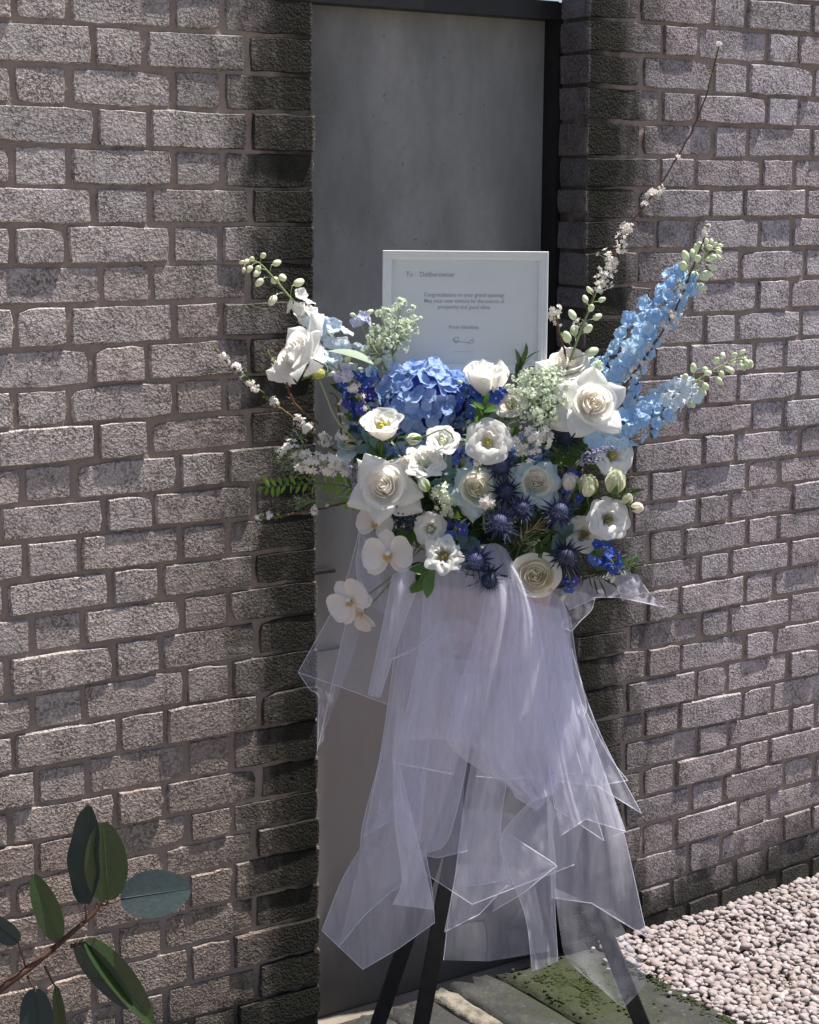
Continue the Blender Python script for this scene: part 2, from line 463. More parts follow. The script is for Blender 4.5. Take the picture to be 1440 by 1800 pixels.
M['rubber_stem'] = plain_mat('red brown rubber stem', (.075, .030, .018), .55, (.045, .022, .014), 60)

# ================================================================== THE SETTING
# ---- ground
gs = 60
tag(part('ground', [(-gs, -gs, -.06), (gs, -gs, -.06), (gs, gs, -.06), (-gs, gs, -.06)], [(0, 1, 2, 3)], M['earth'], None, False), kind='structure')

# ---- brick walls. Joints measured course by course; bricks in Flemish bond (stretcher, header, ...)
LZ = {0:(2.1494,0.0004),1:(2.073,0.0044),2:(1.9983,0.0),3:(1.9216,-0.0114),4:(1.8486,-0.0027),5:(1.7763,-0.0033),6:(1.7019,-0.0019),7:(1.6251,-0.0077),8:(1.5482,0.0108),9:(1.4716,0.0079),10:(1.3966,0.0025),11:(1.3241,0.0056),12:(1.2488,-0.0014),13:(1.1754,-0.0064),14:(1.1006,-0.0043),15:(1.0284,-0.0019),16:(0.9553,0.0049),17:(0.8774,0.0113),18:(0.7996,-0.0002),19:(0.7213,-0.0031),20:(0.6405,-0.0149),21:(0.5666,-0.0188),22:(0.4998,-0.0041),23:(0.4305,0.0104),24:(0.3518,-0.0139),25:(0.2728,-0.0099),26:(0.1916,0),27:(0.1109,0)}
RZ = {0:(2.2282,-0.0021),1:(2.1528,-0.0011),2:(2.0773,-0.0099),3:(2.0044,0.0035),4:(1.9279,0.0078),5:(1.8556,0.005),6:(1.7844,0.0058),7:(1.7093,-0.0045),8:(1.6328,0.0094),9:(1.5566,-0.0001),10:(1.4835,0.0036),11:(1.4064,-0.0061),13:(1.2576,0.0),14:(1.1821,0.004),15:(1.1099,0.015),16:(1.0366,0.0111),17:(0.9618,0.0169),18:(0.8912,0.0033),19:(0.8133,0.0241),20:(0.7409,-0.01),21:(0.6667,-0.0038),22:(0.5883,0.0071),23:(0.5137,-0.0019),24:(0.4416,0.0151),25:(0.3675,0.0114),26:(0.2929,0.0129),27:(0.2129,0.0294),28:(0.131,0.0496)}
LX = {1:{1.5:-0.8675,2.5:-0.7625,4.5:-0.5388},3:{1.5:-0.8675,2.5:-0.757,4.5:-0.5361},5:{1.5:-0.8744,2.5:-0.7584,4.5:-0.5358},0:{0:-1.0233,1:-0.9162,3:-0.6998,4:-0.5918},2:{0:-1.029,1:-0.9202,3:-0.7018,4:-0.5945},4:{0:-1.0356,1:-0.9252,3:-0.7043,4:-0.5981},6:{0:-1.0404,1:-0.9355,3:-0.7125,4:-0.6048},7:{1.5:-0.8652,2.5:-0.7598,4.5:-0.5406},8:{0:-1.0426,1:-0.9337,3:-0.7111,4:-0.6075},9:{1.5:-0.8904,2.5:-0.7731,4.5:-0.5429},10:{0:-1.0482,1:-0.9386,3:-0.7145,4:-0.6027},11:{1.5:-0.8834,2.5:-0.7721,4.5:-0.5451},12:{0:-1.0384,1:-0.9343,3:-0.7081,4:-0.6002},13:{1.5:-0.8715,2.5:-0.7662,4.5:-0.537},14:{0:-1.0381,1:-0.9276,3:-0.7065,4:-0.6003},15:{-0.5:-1.0803,1.5:-0.8617,2.5:-0.7552,4.5:-0.5366},16:{0:-1.0292,1:-0.923,3:-0.7073,4:-0.6003},17:{-0.5:-1.0838,1.5:-0.8613,2.5:-0.7564,4.5:-0.5335},18:{0:-1.0355,1:-0.9277,3:-0.703,4:-0.5977},19:{-0.5:-1.0761,1.5:-0.8535,2.5:-0.75,4.5:-0.5303},20:{0:-1.0317,1:-0.923,3:-0.7012,4:-0.5977},21:{1.5:-0.8626,2.5:-0.7561,4.5:-0.5324},22:{3:-0.7018,4:-0.6002},23:{2.5:-0.7621,4.5:-0.5453},25:{2.5:-0.7657,4.5:-0.5475},26:{3:-0.7056,4:-0.6053}}
RX = {0:{0:0.4825,2:0.7084,3:0.8157,5:1.0363},1:{0.5:0.5529,1.5:0.6633,3.5:0.8884,4.5:0.9946},2:{0:0.4901,2:0.7147,3:0.829,5:1.0515},3:{0.5:0.5535,1.5:0.6633,3.5:0.8928,4.5:1.0009},4:{0:0.4966,2:0.7229,3:0.833,5:1.0534},5:{0.5:0.5528,1.5:0.6662,3.5:0.8843,4.5:0.9947},6:{0:0.4881,2:0.7181,3:0.8274,5:1.042},7:{0.5:0.5491,1.5:0.6661,3.5:0.8853,4.5:0.9962},8:{0:0.4899,2:0.7151,3:0.8217,5:1.0471},9:{1.5:0.6628,3.5:0.8862,4.5:0.9977},10:{2:0.712,3:0.8158,5:1.0386},11:{0.5:0.5503,1.5:0.6624,3.5:0.8805,4.5:0.9857},12:{2:0.7213,3:0.8259,5:1.0402},13:{1.5:0.659,3.5:0.8812,4.5:0.9903},14:{2:0.718,3:0.8263,5:1.0519},15:{0.5:0.5483,1.5:0.6554,3.5:0.872,4.5:0.9814},16:{2:0.7083,3:0.8136,5:1.0327},17:{0.5:0.5502,1.5:0.661,3.5:0.8791,4.5:0.9858},18:{2:0.7175,3:0.8203,5:1.0306},19:{1.5:0.6541,3.5:0.8762,4.5:0.98},20:{0:0.4919,2:0.7267,3:0.8237,5:1.0421},21:{0.5:0.5509,1.5:0.6629,3.5:0.8833,4.5:0.9912},22:{0:0.4861,2:0.7199,3:0.8238,5:1.0433},23:{0.5:0.5496,1.5:0.6622,3.5:0.8803,4.5:0.9886},24:{0:0.4845,2:0.7291,3:0.8338,5:1.0584},25:{0.5:0.5482,1.5:0.6549,3.5:0.8737,4.5:0.9824},27:{0.5:0.5531,1.5:0.6605,3.5:0.8807}}
L_END, R_END = -0.386, 0.332        # the two sides of the door opening
def brick_mesh(name, seed, pitted=False):
    """unit brick 1 x .1 (deep) x 1, front at y=0, an uneven outline, rounded arrises"""
    r = random.Random(seed)
    n = 14
    def outline(inset, j):
        pts = []
        base = [(-.5, -.5), (-.25, -.5), (0, -.5), (.25, -.5), (.5, -.5), (.5, -.17), (.5, .17), (.5, .5), (.25, .5), (0, .5), (-.25, .5), (-.5, .5), (-.5, .17), (-.5, -.17)]
        for (x, z) in base:
            cx = .018 if abs(x) == .5 and abs(z) == .5 else 0.
            pts.append((x * (1 - 2 * inset * .45 - cx) + j[len(pts)][0], z * (1 - 2 * inset - cx * 2) + j[len(pts)][1]))
        return pts
    jit = [(r.uniform(-.010, .010), r.uniform(-.040, .036)) for _ in range(n)]
    if r.random() < .45:                                   # a knocked corner
        ci = r.choice((0, 4, 7, 11)); sx = 1 if ci in (0, 11) else -1; sz = 1 if ci < 5 else -1
        jit[ci] = (sx * r.uniform(.02, .06), sz * r.uniform(.06, .16))
    o0 = outline(0, jit)
    o1 = outline(.035, [(a * .6 + r.uniform(-.003, .003), b * .6 + r.uniform(-.012, .012)) for a, b in jit])
    v = [(x, .1, z) for x, z in o0] + [(x, .0045 + r.uniform(0, .002), z) for x, z in o0] + [(x, r.uniform(-.0003, .0004), z) for x, z in o1]
    v.append((r.uniform(-.1, .1), r.uniform(-.0006, 0), r.uniform(-.1, .1)))
    f = []
    for k in range(n):
        k2 = (k + 1) % n
        f.append((k, k2, n + k2, n + k)); f.append((n + k, n + k2, 2 * n + k2, 2 * n + k)); f.append((2 * n + k, 2 * n + k2, 3 * n))
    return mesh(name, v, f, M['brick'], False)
BRICKS = [brick_mesh('brick', 100 + i) for i in range(26)]

def wall(name, label, side, rows, ZJ, XJ, zref, ztop, dz, x0, m, period_even, period_odd, xlim, seen):
    root = thing(name, label, 'wall', ((xlim[0] + xlim[1]) / 2, .05, 0))
    r = random.Random(5 if side < 0 else 6)
    ox = root.location.x
    def zj(k, X):
        if k in ZJ:
            a, b = ZJ[k]; return a + b * max(-.45, min(.45, X - zref))
        if k > max(ZJ): return zj(max(ZJ), X) - dz * (k - max(ZJ))
        if k < min(ZJ): return zj(min(ZJ), X) + dz * (min(ZJ) - k)
        return .5 * (zj(k - 1, X) + zj(k + 1, X))
    far = MB(); bricks = []
    for row in rows:
        known = XJ.get(row, {})
        even = row % 2 == 0
        us = []
        u0, steps = period_even if even else period_odd
        u = u0 - 30; i = 0
        while u < u0 + 45:
            us.append(u); u += steps[i % 2]; i += 1
        def X(u):
            if u in known: return known[u]
            return x0 + u * m + r.uniform(-.003, .003)
        xs = [X(u) for u in us]
        end = L_END if side < 0 else R_END
        if side < 0: xs = [x for x in xs if x < end - .06 and x > xlim[0]] + [end + r.uniform(-.0015, .0015)]
        else: xs = [end + r.uniform(-.0015, .0015)] + [x for x in xs if x > end + .06 and x < xlim[1]]
        for a, b in zip(xs[:-1], xs[1:]):
            jl = .0062 if not (side > 0 and a == xs[0]) else 0
            jr = .0062 if not (side < 0 and b == xs[-1]) else 0
            xa, xb = a + jl + r.uniform(-.0015, .0015), b - jr + r.uniform(-.0015, .0015)
            xm = (xa + xb) / 2
            zt, zb = zj(row - 1, xm) - .0038 + r.uniform(-.0015, .0015), zj(row, xm) + .0038 + r.uniform(-.0015, .0015)
            if zt < -.05: continue
            sl = math.atan((zj(row, xb) - zj(row, xa)) / (xb - xa)) if row > min(ZJ) else 0
            me = r.choice(BRICKS)
            flip = r.choice((1, 1))
            loc = (xm - ox, -.05 + max(-.005, min(.0026, r.gauss(-.0004, .0021))), (zt + zb) / 2)
            rot = (r.gauss(0, .012), -sl + r.gauss(0, .003), r.gauss(0, .006))
            mat = Matrix.LocRotScale(Vector(loc), __import__('mathutils').Euler(rot), Vector((xb - xa, 1, zt - zb)))
            if seen(xm, (zt + zb) / 2):
                bricks.append((me, mat))
            else:
                A = np.array(mat)
                vv = np.array([tuple(q.co) for q in me.vertices]); vv = np.c_[vv, np.ones(len(vv))] @ A.T
                far.add(vv[:, :3], [tuple(p.vertices) for p in me.polygons])
    for me, mat in bricks[:300]:
        part_me('brick', me, root, mat)
    for me, mat in bricks[300:]:
        A = np.array(mat); vv = np.array([tuple(q.co) for q in me.vertices]); vv = np.c_[vv, np.ones(len(vv))] @ A.T
        far.add(vv[:, :3], [tuple(p.vertices) for p in me.polygons])
    far.build('outer_bricks', M['brick'], root, False, 'stuff')
    # mortar bed behind the brick faces: a gently uneven sheet on a solid core
    c = MB(); ya, yb = .0062 - .05, .097 - .05
    xa, xb = (xlim[0], L_END - .0035) if side < 0 else (R_END + .0035, xlim[1])
    nx, nz = 110, 130
    g = [(xa - ox + (xb - xa) * i / (nx - 1), ya + rng.uniform(-.0024, .0026) * (0 < i < nx - 1), -.05 + (ztop + .05) * j / (nz - 1)) for j in range(nz) for i in range(nx)]
    c.add(g, grid_faces(nx, nz))
    x0_, x1_ = xa - ox, xb - ox
    c.add([(x0_, ya, -.05), (x1_, ya, -.05), (x1_, yb, -.05), (x0_, yb, -.05), (x0_, ya, ztop), (x1_, ya, ztop), (x1_, yb, ztop), (x0_, yb, ztop)],
          [(4, 5, 6, 7), (1, 2, 6, 5), (2, 3, 7, 6), (3, 0, 4, 7)])
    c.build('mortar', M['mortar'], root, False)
    return root
LEFT_X, RIGHT_X, WTOP = -2.35, 2.3, 3.3
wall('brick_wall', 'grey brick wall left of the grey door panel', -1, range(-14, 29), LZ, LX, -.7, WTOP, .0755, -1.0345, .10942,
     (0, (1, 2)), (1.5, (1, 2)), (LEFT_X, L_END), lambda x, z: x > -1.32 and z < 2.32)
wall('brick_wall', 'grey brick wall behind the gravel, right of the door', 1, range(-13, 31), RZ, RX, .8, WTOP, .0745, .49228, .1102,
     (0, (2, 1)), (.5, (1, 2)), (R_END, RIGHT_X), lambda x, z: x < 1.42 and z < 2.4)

# ---- cement-faced door in the opening, black steel frame
DY = .153
door = thing('cement_door', 'grey cement faced door panel in black steel frame between brick walls', 'door', (-.027, DY, 0))
ox = door.location.x
nx, nz = 40, 90
xa, xb, za, zb = -.47 - ox, .328 - ox, -.055, 2.245
vv = []
for j in range(nz):
    for i in range(nx):
        x, z = xa + (xb - xa) * i / (nx - 1), za + (zb - za) * j / (nz - 1)
        y = .0012 * math.sin(9 * x + 3 * z) + .0009 * math.sin(5.3 * z - 4 * x) - .0016 / (1 + ((x + .09 - .015 * math.sin(3 * z)) / .01) ** 2) * (1.55 < z < 1.9)
        vv.append((x, y, z))
ff = grid_faces(nx, nz)
n0 = len(vv)
vv += [(xa, .03, za), (xb, .03, za), (xb, .03, zb), (xa, .03, zb)]
ff += [(n0 + 3, n0 + 2, n0 + 1, n0)]
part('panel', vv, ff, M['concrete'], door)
b = MB(); b.box(.3245 - ox, .40 - ox, .1015 - DY, .20 - DY, -.055, on_plane_y(960, 2, .1).z); b.build('door_post', M['steel'], door, False)
b = MB(); b.box(-.47 - ox, .3244 - ox, .1 - DY, .20 - DY, 2.2325, on_plane_y(955, 0, .1).z); b.build('door_head', M['steel'], door, False)
p = on_plane_y(572, 1003, .145)
b = MB(); b.box(p.x - .05 - ox, p.x + .018 - ox, -.022, -.008, p.z - .004, p.z + .004); b.build('latch', M['steel'], door, False)
p = on_plane_y(575, 1139, .145)
b = MB(); b.box(p.x - .05 - ox, p.x + .03 - ox, -.020, -.008, p.z - .003, p.z + .003); b.build('latch', M['steel'], door, False)

# ---- paving in front of the door
def slab(x0, x1, y0, y1, ztop, mat, seed, name='slab', back=0.03):
    r = random.Random(seed)
    nx, ny = 9, 14
    v = []
    for j in range(ny):
        for i in range(nx):
            x, y = x0 + (x1 - x0) * i / (nx - 1), y0 + (y1 - y0) * j / (ny - 1)
            z = ztop + r.uniform(-.0025, .0025)
            if i in (0, nx - 1): z -= .004 + r.uniform(0, .004); x += r.uniform(-.004, .004)
            if j in (0, ny - 1): z -= .005; y += r.uniform(-back, back * .4) if j else 0
            v.append((x, y, z))
    f = grid_faces(nx, ny)
    loop = [i for i in range(nx)] + [j * nx + nx - 1 for j in range(1, ny)] + [(ny - 1) * nx + i for i in range(nx - 2, -1, -1)] + [j * nx for j in range(ny - 2, 0, -1)]
    n0 = len(v)
    v += [(v[i][0], v[i][1], -.07) for i in loop]
    for k in range(len(loop)):
        k2 = (k + 1) % len(loop)
        f.append((loop[k2], loop[k], n0 + k, n0 + k2))
    return v, f
pav = bpy.data.objects.new('paving', None); link(pav); tag(pav, kind='structure')
for (x0, x1, y0, y1, zt, mat, s) in [(-1.25, -.60, -.75, -.012, .0, 'slab', 1), (-.592, -.225, -.8, .0, .002, 'slab', 2), (-.218, -.088, -.78, .008, .0, 'slab', 3),
                                     (-.082, -.030, -.55, .02, .004, 'pale_stone', 4), (-.024, .11, -.8, .03, .002, 'slab', 5), (.116, .418, -.8, .018, .006, 'slab', 6)]:
    v, f = slab(x0, x1, y0, y1, zt, None, s)
    part('slab', v, f, M[mat], pav)
v, f = slab(-.6, .45, .03, .099, -.052, None, 9, back=0)
part('threshold', v, f, M['soil'], pav)

# ---- pale pebbles
gb = MB(); gb2 = MB()
V1, F1 = ICO1; V0, F0 = ICO0
gx0, gx1, gy0, gy1 = .415, 2.3, -1.7, .012
n = 0
def pebble(x, y, z, r, fine):
    V, F = (V1, F1) if fine else (V0, F0)
    s = np.array([rng.uniform(.85, 1.35), rng.uniform(.7, 1.1), rng.uniform(.5, .85)]) * r
    w = V * (1 + .16 * np.sin(V @ rand_dir() * 3.1 + rng.uniform(0, 6))[:, None]) * (1 + rng.uniform(-.09, .09, (len(V), 1)))
    w = w * s
    a = rng.uniform(0, 6.28); ca, sa = math.cos(a), math.sin(a)
    tl = rng.uniform(-.5, .5); ct, st = math.cos(tl), math.sin(tl)
    w = w @ np.array([[1, 0, 0], [0, ct, -st], [0, st, ct]]).T
    w = w @ np.array([[ca, -sa, 0], [sa, ca, 0], [0, 0, 1]]).T
    gb.add(w + (x, y, z), F)
y = gy0
while y < gy1:
    x = gx0
    while x < gx1:
        fine = x < 1.5 and y > -.75
        sp = .0138 if fine else .024
        px_, py_ = x + rng.uniform(-.008, .008), y + rng.uniform(-.008, .008)
        hump = .010 * math.sin(px_ * 5 + 1) + .008 * math.sin(py_ * 9 + px_ * 3) + .018 * max(0, min(1, (px_ - .42) / .6))
        if py_ < gy1 - .002 and not (px_ < .43 and rng.uniform() < .5):
            rr = (rng.choice([rng.uniform(.0045, .0075), rng.uniform(.0065, .0105), rng.uniform(.009, .0125)]) if fine else rng.uniform(.011, .016))
            pebble(px_, min(py_, -.006), .004 + hump * .7 + rng.uniform(-.004, .006), rr, fine)
        x += sp
    y += .0138 if y > -.75 else .024
for q in range(26):                # strays on the slab edge
    pebble(.412 - abs(rng.normal(0, .03)), rng.uniform(-.6, -.01), .013, rng.uniform(.004, .009), True)
gv = gb.build('gravel', M['gravel'], None, True)
tag(gv, 'pale pinkish white pebbles covering the ground beside the paving', 'gravel', kind='stuff')
tag(part('gravel_bed', [(gx0 - .005, gy0, -.012), (gx1, gy0, -.012), (gx1, .01, -.012), (gx0 - .005, .01, -.012)], [(0, 1, 2, 3)], M['earth'], None, False), kind='structure')

# ---- moss cushions on the mossy slab
mo = MB()
for q in range(1000):
    a, d_ = rng.uniform(0, 6.28), abs(rng.normal(0, 1))
    x, y = .225 + math.cos(a) * d_ * .062, -.16 + math.sin(a) * d_ * .10
    if q > 780: x, y = .405 - abs(rng.normal(0, .018)), rng.uniform(-.62, -.12)
    if not (.12 < x < .415 and -.7 < y < .01) or math.sin(x * 61 + 2) * math.sin(y * 47) < -.35: continue
    r_ = rng.uniform(.002, .0055)
    mo.add(ICO1[0] * (r_, r_, r_ * .55) * (1 + .2 * rng.normal(size=(len(ICO1[0]), 1))) + (x, y, .0065), ICO1[1])
tag(mo.build('moss', M['moss'], None), 'green moss cushions on the paving beside the right easel leg', 'moss', kind='stuff')

# ================================================================== STAND, POT, CARD
CORE = B(868, 985, -.03)                     # where all stems meet
# ---- black easel
apex = B(862, 1150, -.06)
ez = thing('easel', 'black wooden tripod easel under the tulle, standing on the paving', 'easel', (apex.x, apex.y, 0))
def bar(p0, p1, w, d, face):
    """flat timber from p0 to p1, wide side facing `face`"""
    p0, p1 = Vector(p0), Vector(p1); t = (p1 - p0).normalized()
    n = (Vector(face) - t * Vector(face).dot(t)).normalized(); s = t.cross(n)
    out = []
    bv = .12
    for p in (p0, p1):
        for (a, b) in ((-1, -1 + bv), (-1 + bv, -1), (1 - bv, -1), (1, -1 + bv), (1, 1 - bv), (1 - bv, 1), (-1 + bv, 1), (-1, 1 - bv)):
            out.append(p + s * (a * w / 2) + n * (b * d / 2))
    f = [(k, (k + 1) % 8, 8 + (k + 1) % 8, 8 + k) for k in range(8)] + [tuple(range(7, -1, -1)), tuple(range(8, 16))]
    return [tuple(v - ez.location) for v in out], f
feet = [on_ground(728, 1868, .008), on_ground(652, 1838, .004), on_ground(1156, 1868, .006)]
tops = [B(858, 1165, -.02), B(866, 1200, -.085), B(866, 1150, -.04)]
for fpt, tp, w in zip(feet, tops, (.034, .032, .034)):
    v, f = bar(fpt, tp + (tp - fpt).normalized() * .06, w, .02, BT)
    lg = part('leg', v, f, M['easel'], ez, False)
    v, f = bar(fpt, fpt + (tp - fpt).normalized() * .03, w + .003, .023, BT)
    part('foot_cap', v, f, M['easel'], lg, False)
v, f = bar(B(800, 1168, .0), B(925, 1168, .0), .035, .03, BT); part('ledge', v, f, M['easel'], ez, False)
v, f = bar(B(862, 1200, -.07), B(862, 900, -.10), .03, .02, BT); part('mast', v, f, M['easel'], ez, False)

# ---- bowl with foam
pot = thing('flower_pot', 'pinkish terracotta bowl veiled by white tulle under the flowers', 'pot', B(868, 1165, .0))
def lathe(prof, n=36):
    v = [(r * math.cos(2 * math.pi * k / n), r * math.sin(2 * math.pi * k / n), z) for r, z in prof for k in range(n)]
    f = [(j * n + k, j * n + (k + 1) % n, (j + 1) * n + (k + 1) % n, (j + 1) * n + k) for j in range(len(prof) - 1) for k in range(n)]
    return v, f
v, f = lathe([(0, .004), (.06, .004), (.068, .01), (.086, .05), (.104, .10), (.116, .15), (.121, .165), (.121, .172), (.112, .172), (.108, .16), (.09, .08)])
part('bowl', v, f, M['pot'], pot)
vI, fI = ICO2
vI = np.array(vI); nI = 1 + .05 * np.sin(vI[:, 0] * 9) * np.sin(vI[:, 2] * 8)
part('foam', vI * nI[:, None] * (.12, .075, .10) + (0, .02, .21), fI, M['foam'], pot)

# ---- framed card
c = B(816.5, 549, -.055)
W_, H_ = 288 / PPM * 1.016, 212 / PPM * 1.016
fx = (BR * .998 + BT * .02).normalized(); fz = (BU * .995 - BT * .06).normalized(); fy = -(fx.cross(fz)).normalized()
fx = (fx - BU * .012).normalized()
fr = thing('framed_card', 'white framed congratulation card standing behind the flowers', 'framed card', c - fz * H_ / 2)
fr.matrix_world = Matrix(((fx.x, fy.x, fz.x, fr.location.x), (fx.y, fy.y, fz.y, fr.location.y), (fx.z, fy.z, fz.z, fr.location.z), (0, 0, 0, 1)))
# local: x right, y towards the viewer if negative? -> make -y face the viewer
sgn = 1 if fy.dot(BT) > 0 else -1
def rail(x0, z0, x1, z1, inx, inz, prof):
    """mitred moulding from corner (x0,z0) to (x1,z1); profile (inset, height)"""
    v = []
    for (cx, cz) in ((x0, z0), (x1, z1)):
        sx, sz = (1 if cx < 0 else -1), (1 if cz < H_ / 2 else -1)
        for (ins, h) in prof:
            v.append((cx + sx * ins, sgn * h, cz + sz * ins))
    n = len(prof)
    return v, [(k, (k + 1) % n, n + (k + 1) % n, n + k) for k in range(n)]
prof = [(0, 0), (0, .016), (.001, .018), (.006, .018), (.007, .0165), (.012, .0165), (.013, .015), (.0175, .013), (.018, .008), (.018, 0)]
hw = W_ / 2
for (a, b) in (((-hw, 0), (hw, 0)), ((hw, 0), (hw, H_)), ((hw, H_), (-hw, H_)), ((-hw, H_), (-hw, 0))):
    v, f = rail(*a, *b, 0, 0, prof)
    part('frame_rail', v, f, M['white_frame'], fr, False)
b = MB(); b.box(-hw + .004, hw - .004, -sgn * .004 if sgn > 0 else .0, 0.0 if sgn > 0 else .004, .004, H_ - .004); b.build('backing_board', M['white_frame'], fr, False)
def quad(x0, x1, z0, z1, y): return [(x0, y, z0), (x1, y, z0), (x1, y, z1), (x0, y, z1)], [(0, 1, 2, 3)]
v, f = quad(-hw + .0165, hw - .0165, .0165, H_ - .0165, sgn * .004); paper = part('card', v, f, M['paper'], fr, False)
v, f = quad(-hw + .0165, hw - .0165, .0165, H_ - .0165, sgn * .0085); part('glass_pane', v, f, M['glass'], fr, False)
b = MB(); b.box(-.010, .014, -.006, .006, -.16, -.001); b.build('support_stake', M['white_frame'], fr, False)
def lettering(txt, px, py, size_px, align='CENTER'):
    cu = bpy.data.curves.new('lettering', 'FONT'); cu.body = txt; cu.size = size_px / PPM * 1.35; cu.align_x = align; cu.align_y = 'CENTER'
    cu.resolution_u = 2; cu.offset = .00006
    tmp = bpy.data.objects.new('tmp', cu); COL.objects.link(tmp)
    me = bpy.data.meshes.new_from_object(tmp.evaluated_get(bpy.context.evaluated_depsgraph_get()))
    bpy.data.objects.remove(tmp, do_unlink=True)
    me.materials.clear(); me.materials.append(M['ink'])
    o = bpy.data.objects.new('lettering', me); link(o, paper)
    x, z = (px - 816.5) / PPM * 1.016, H_ / 2 - (py - 549) / PPM * 1.016
    o.matrix_local = Matrix(((1, 0, 0, x), (0, 0, sgn, sgn * .0046), (0, 1, 0, z), (0, 0, 0, 1)))
    o.scale = (.86, 1, 1)
lettering('To :  Deliberowner', 713, 484, 9.5, 'LEFT')
lettering('Congratulations on your grand opening!', 815, 519, 7.6)
lettering('May your new venture be the source of', 815, 529.5, 7.6)
lettering('prosperity and good vibes', 815, 540, 7.6)
lettering('From Identitea', 815, 575, 7.6)
sc = MB()
lp = [(796, 595), (800, 601), (798, 594), (806, 593), (803, 602), (799, 600), (808, 600), (816, 601), (824, 601), (830, 596), (833, 598), (829, 603), (822, 602)]
pts = catmull([((x - 816.5) / PPM * 1.016, sgn * .005, H_ / 2 - (y - 549) / PPM * 1.016) for x, y in lp], 4)
sc.tube(pts, .00045, 4)
sc.build('flourish', M['ink'], paper)
lettering('______________', 815, 615, 4.5)

# ================================================================== TULLE
tul = thing('tulle_wrap', 'sheer lilac white tulle draped in layers around the easel legs', 'tulle', B(868, 1010, .05))
def resample(row, n):
    return catmull(row, max(1, n))
def linear(row, n):
    row = [np.array(p, float) for p in row]
    return [row[i] + (row[i + 1] - row[i]) * k / n for i in range(len(row) - 1) for k in range(n)] + [row[-1]]
def sheet(rows, mat='tulle', nu=7, nv=7, folds=0, amp=0.0, hem=('bottom',), seed=0, crump=.005, sharp=True):
    """rows of (px, py, t) from top to bottom; a smooth cloth through them with folds in depth"""
    r = np.random.default_rng(900 + seed)
    R = [np.array((linear if sharp and j == len(rows) - 1 else resample)([np.array(p, float) for p in row], nu)) for j, row in enumerate(rows)]
    cols = len(R[0])
    G = np.array([resample([R[j][i] for j in range(len(R))], nv) for i in range(cols)]).transpose(1, 0, 2)   # v,u,3
    nvv, nuu = G.shape[:2]
    ph = r.uniform(0, 6, 4)
    pts = np.zeros((nvv, nuu, 3))
    for j in range(nvv):
        for i in range(nuu):
            x, y, t = G[j, i]; u, v = i / (nuu - 1), j / (nvv - 1)
            e = min(1, v * 4) * 1.0
            if folds: t += amp * (.7 * math.sin(u * folds * 2 * math.pi + ph[0] + v * .8) + .7 * math.sin(u * folds * 3.9 + ph[3] - v * 1.3 + 1.6 * math.sin(u * 4 + ph[1]))) * e * (.4 + .6 * v)
            t += crump * (math.sin(u * 5.1 + v * 7 + ph[1]) + math.sin(u * 9 - v * 4.3 + ph[2]) + .5 * math.sin(u * 17 + v * 23 + ph[0]) * math.sin(v * 13 - u * 7 + ph[3]))
            pts[j, i] = B(x, y, t)
    pts -= np.array(tul.location)
    o = part('layer', pts.reshape(-1, 3), grid_faces(nuu, nvv), M[mat], tul)
    h = MB()
    def edge(P, rad): h.tube([p for p in P], rad, 5)
    if 'bottom' in hem: edge(pts[-1], .0009)
    if 'left' in hem: edge(pts[:, 0], .0007)
    if 'right' in hem: edge(pts[:, -1], .0007)
    if 'top' in hem: edge(pts[0], .0007)
    # crease lines where the folded cloth doubles
    for _ in range(0):
        i0 = r.integers(1, nuu - 1); i1 = int(np.clip(i0 + r.integers(-3, 4), 0, nuu - 1)); j0 = r.integers(nvv // 3, nvv // 2 + 1)
        edge([pts[j, int(round(i0 + (i1 - i0) * (j - j0) / max(1, nvv - 1 - j0)))] for j in range(j0, nvv)], .0006)
    if h.n: h.build('hem', M['hem'], o)
    return o
S = sheet
# long left panel, cinched at the knee
S([[(690,1015,.10),(735,1005,.12),(790,1005,.13),(850,1015,.13)], [(700,1150,.12),(740,1150,.14),(800,1150,.15),(845,1150,.15)], [(676,1300,.13),(715,1300,.15),(770,1300,.16),(826,1310,.15)],
   [(640,1440,.14),(680,1445,.17),(735,1450,.15),(790,1470,.14)], [(633,1492,.14),(668,1490,.17),(712,1490,.15),(752,1500,.13)]], 'tulle', 10, 7, 6, .010, ('left','right'), 1)
S([[(633,1492,.14),(655,1490,.17),(690,1490,.15),(748,1496,.13)], [(600,1550,.14),(640,1560,.18),(690,1555,.16),(760,1565,.13)], [(566,1636,.14),(638,1704,.18),(700,1668,.16),(764,1622,.13)]], 'tulle', 6, 7, 2, .008, ('bottom','left','right'), 2)
S([[(690,1330,.20),(700,1340,.21)], [(694,1450,.20),(735,1480,.20)], [(706,1545,.20),(755,1562,.19)], [(690,1590,.20),(762,1600,.18)]], 'tulle_dense', 6, 6, 1, .006, ('right',), 3)
S([[(640,1470,.18),(700,1400,.19),(735,1450,.18)], [(625,1540,.18),(660,1545,.20),(712,1555,.18)], [(595,1665,.17),(640,1610,.19),(700,1556,.18)]], 'tulle_thin', 5, 6, 1, .006, ('right','bottom'), 4)
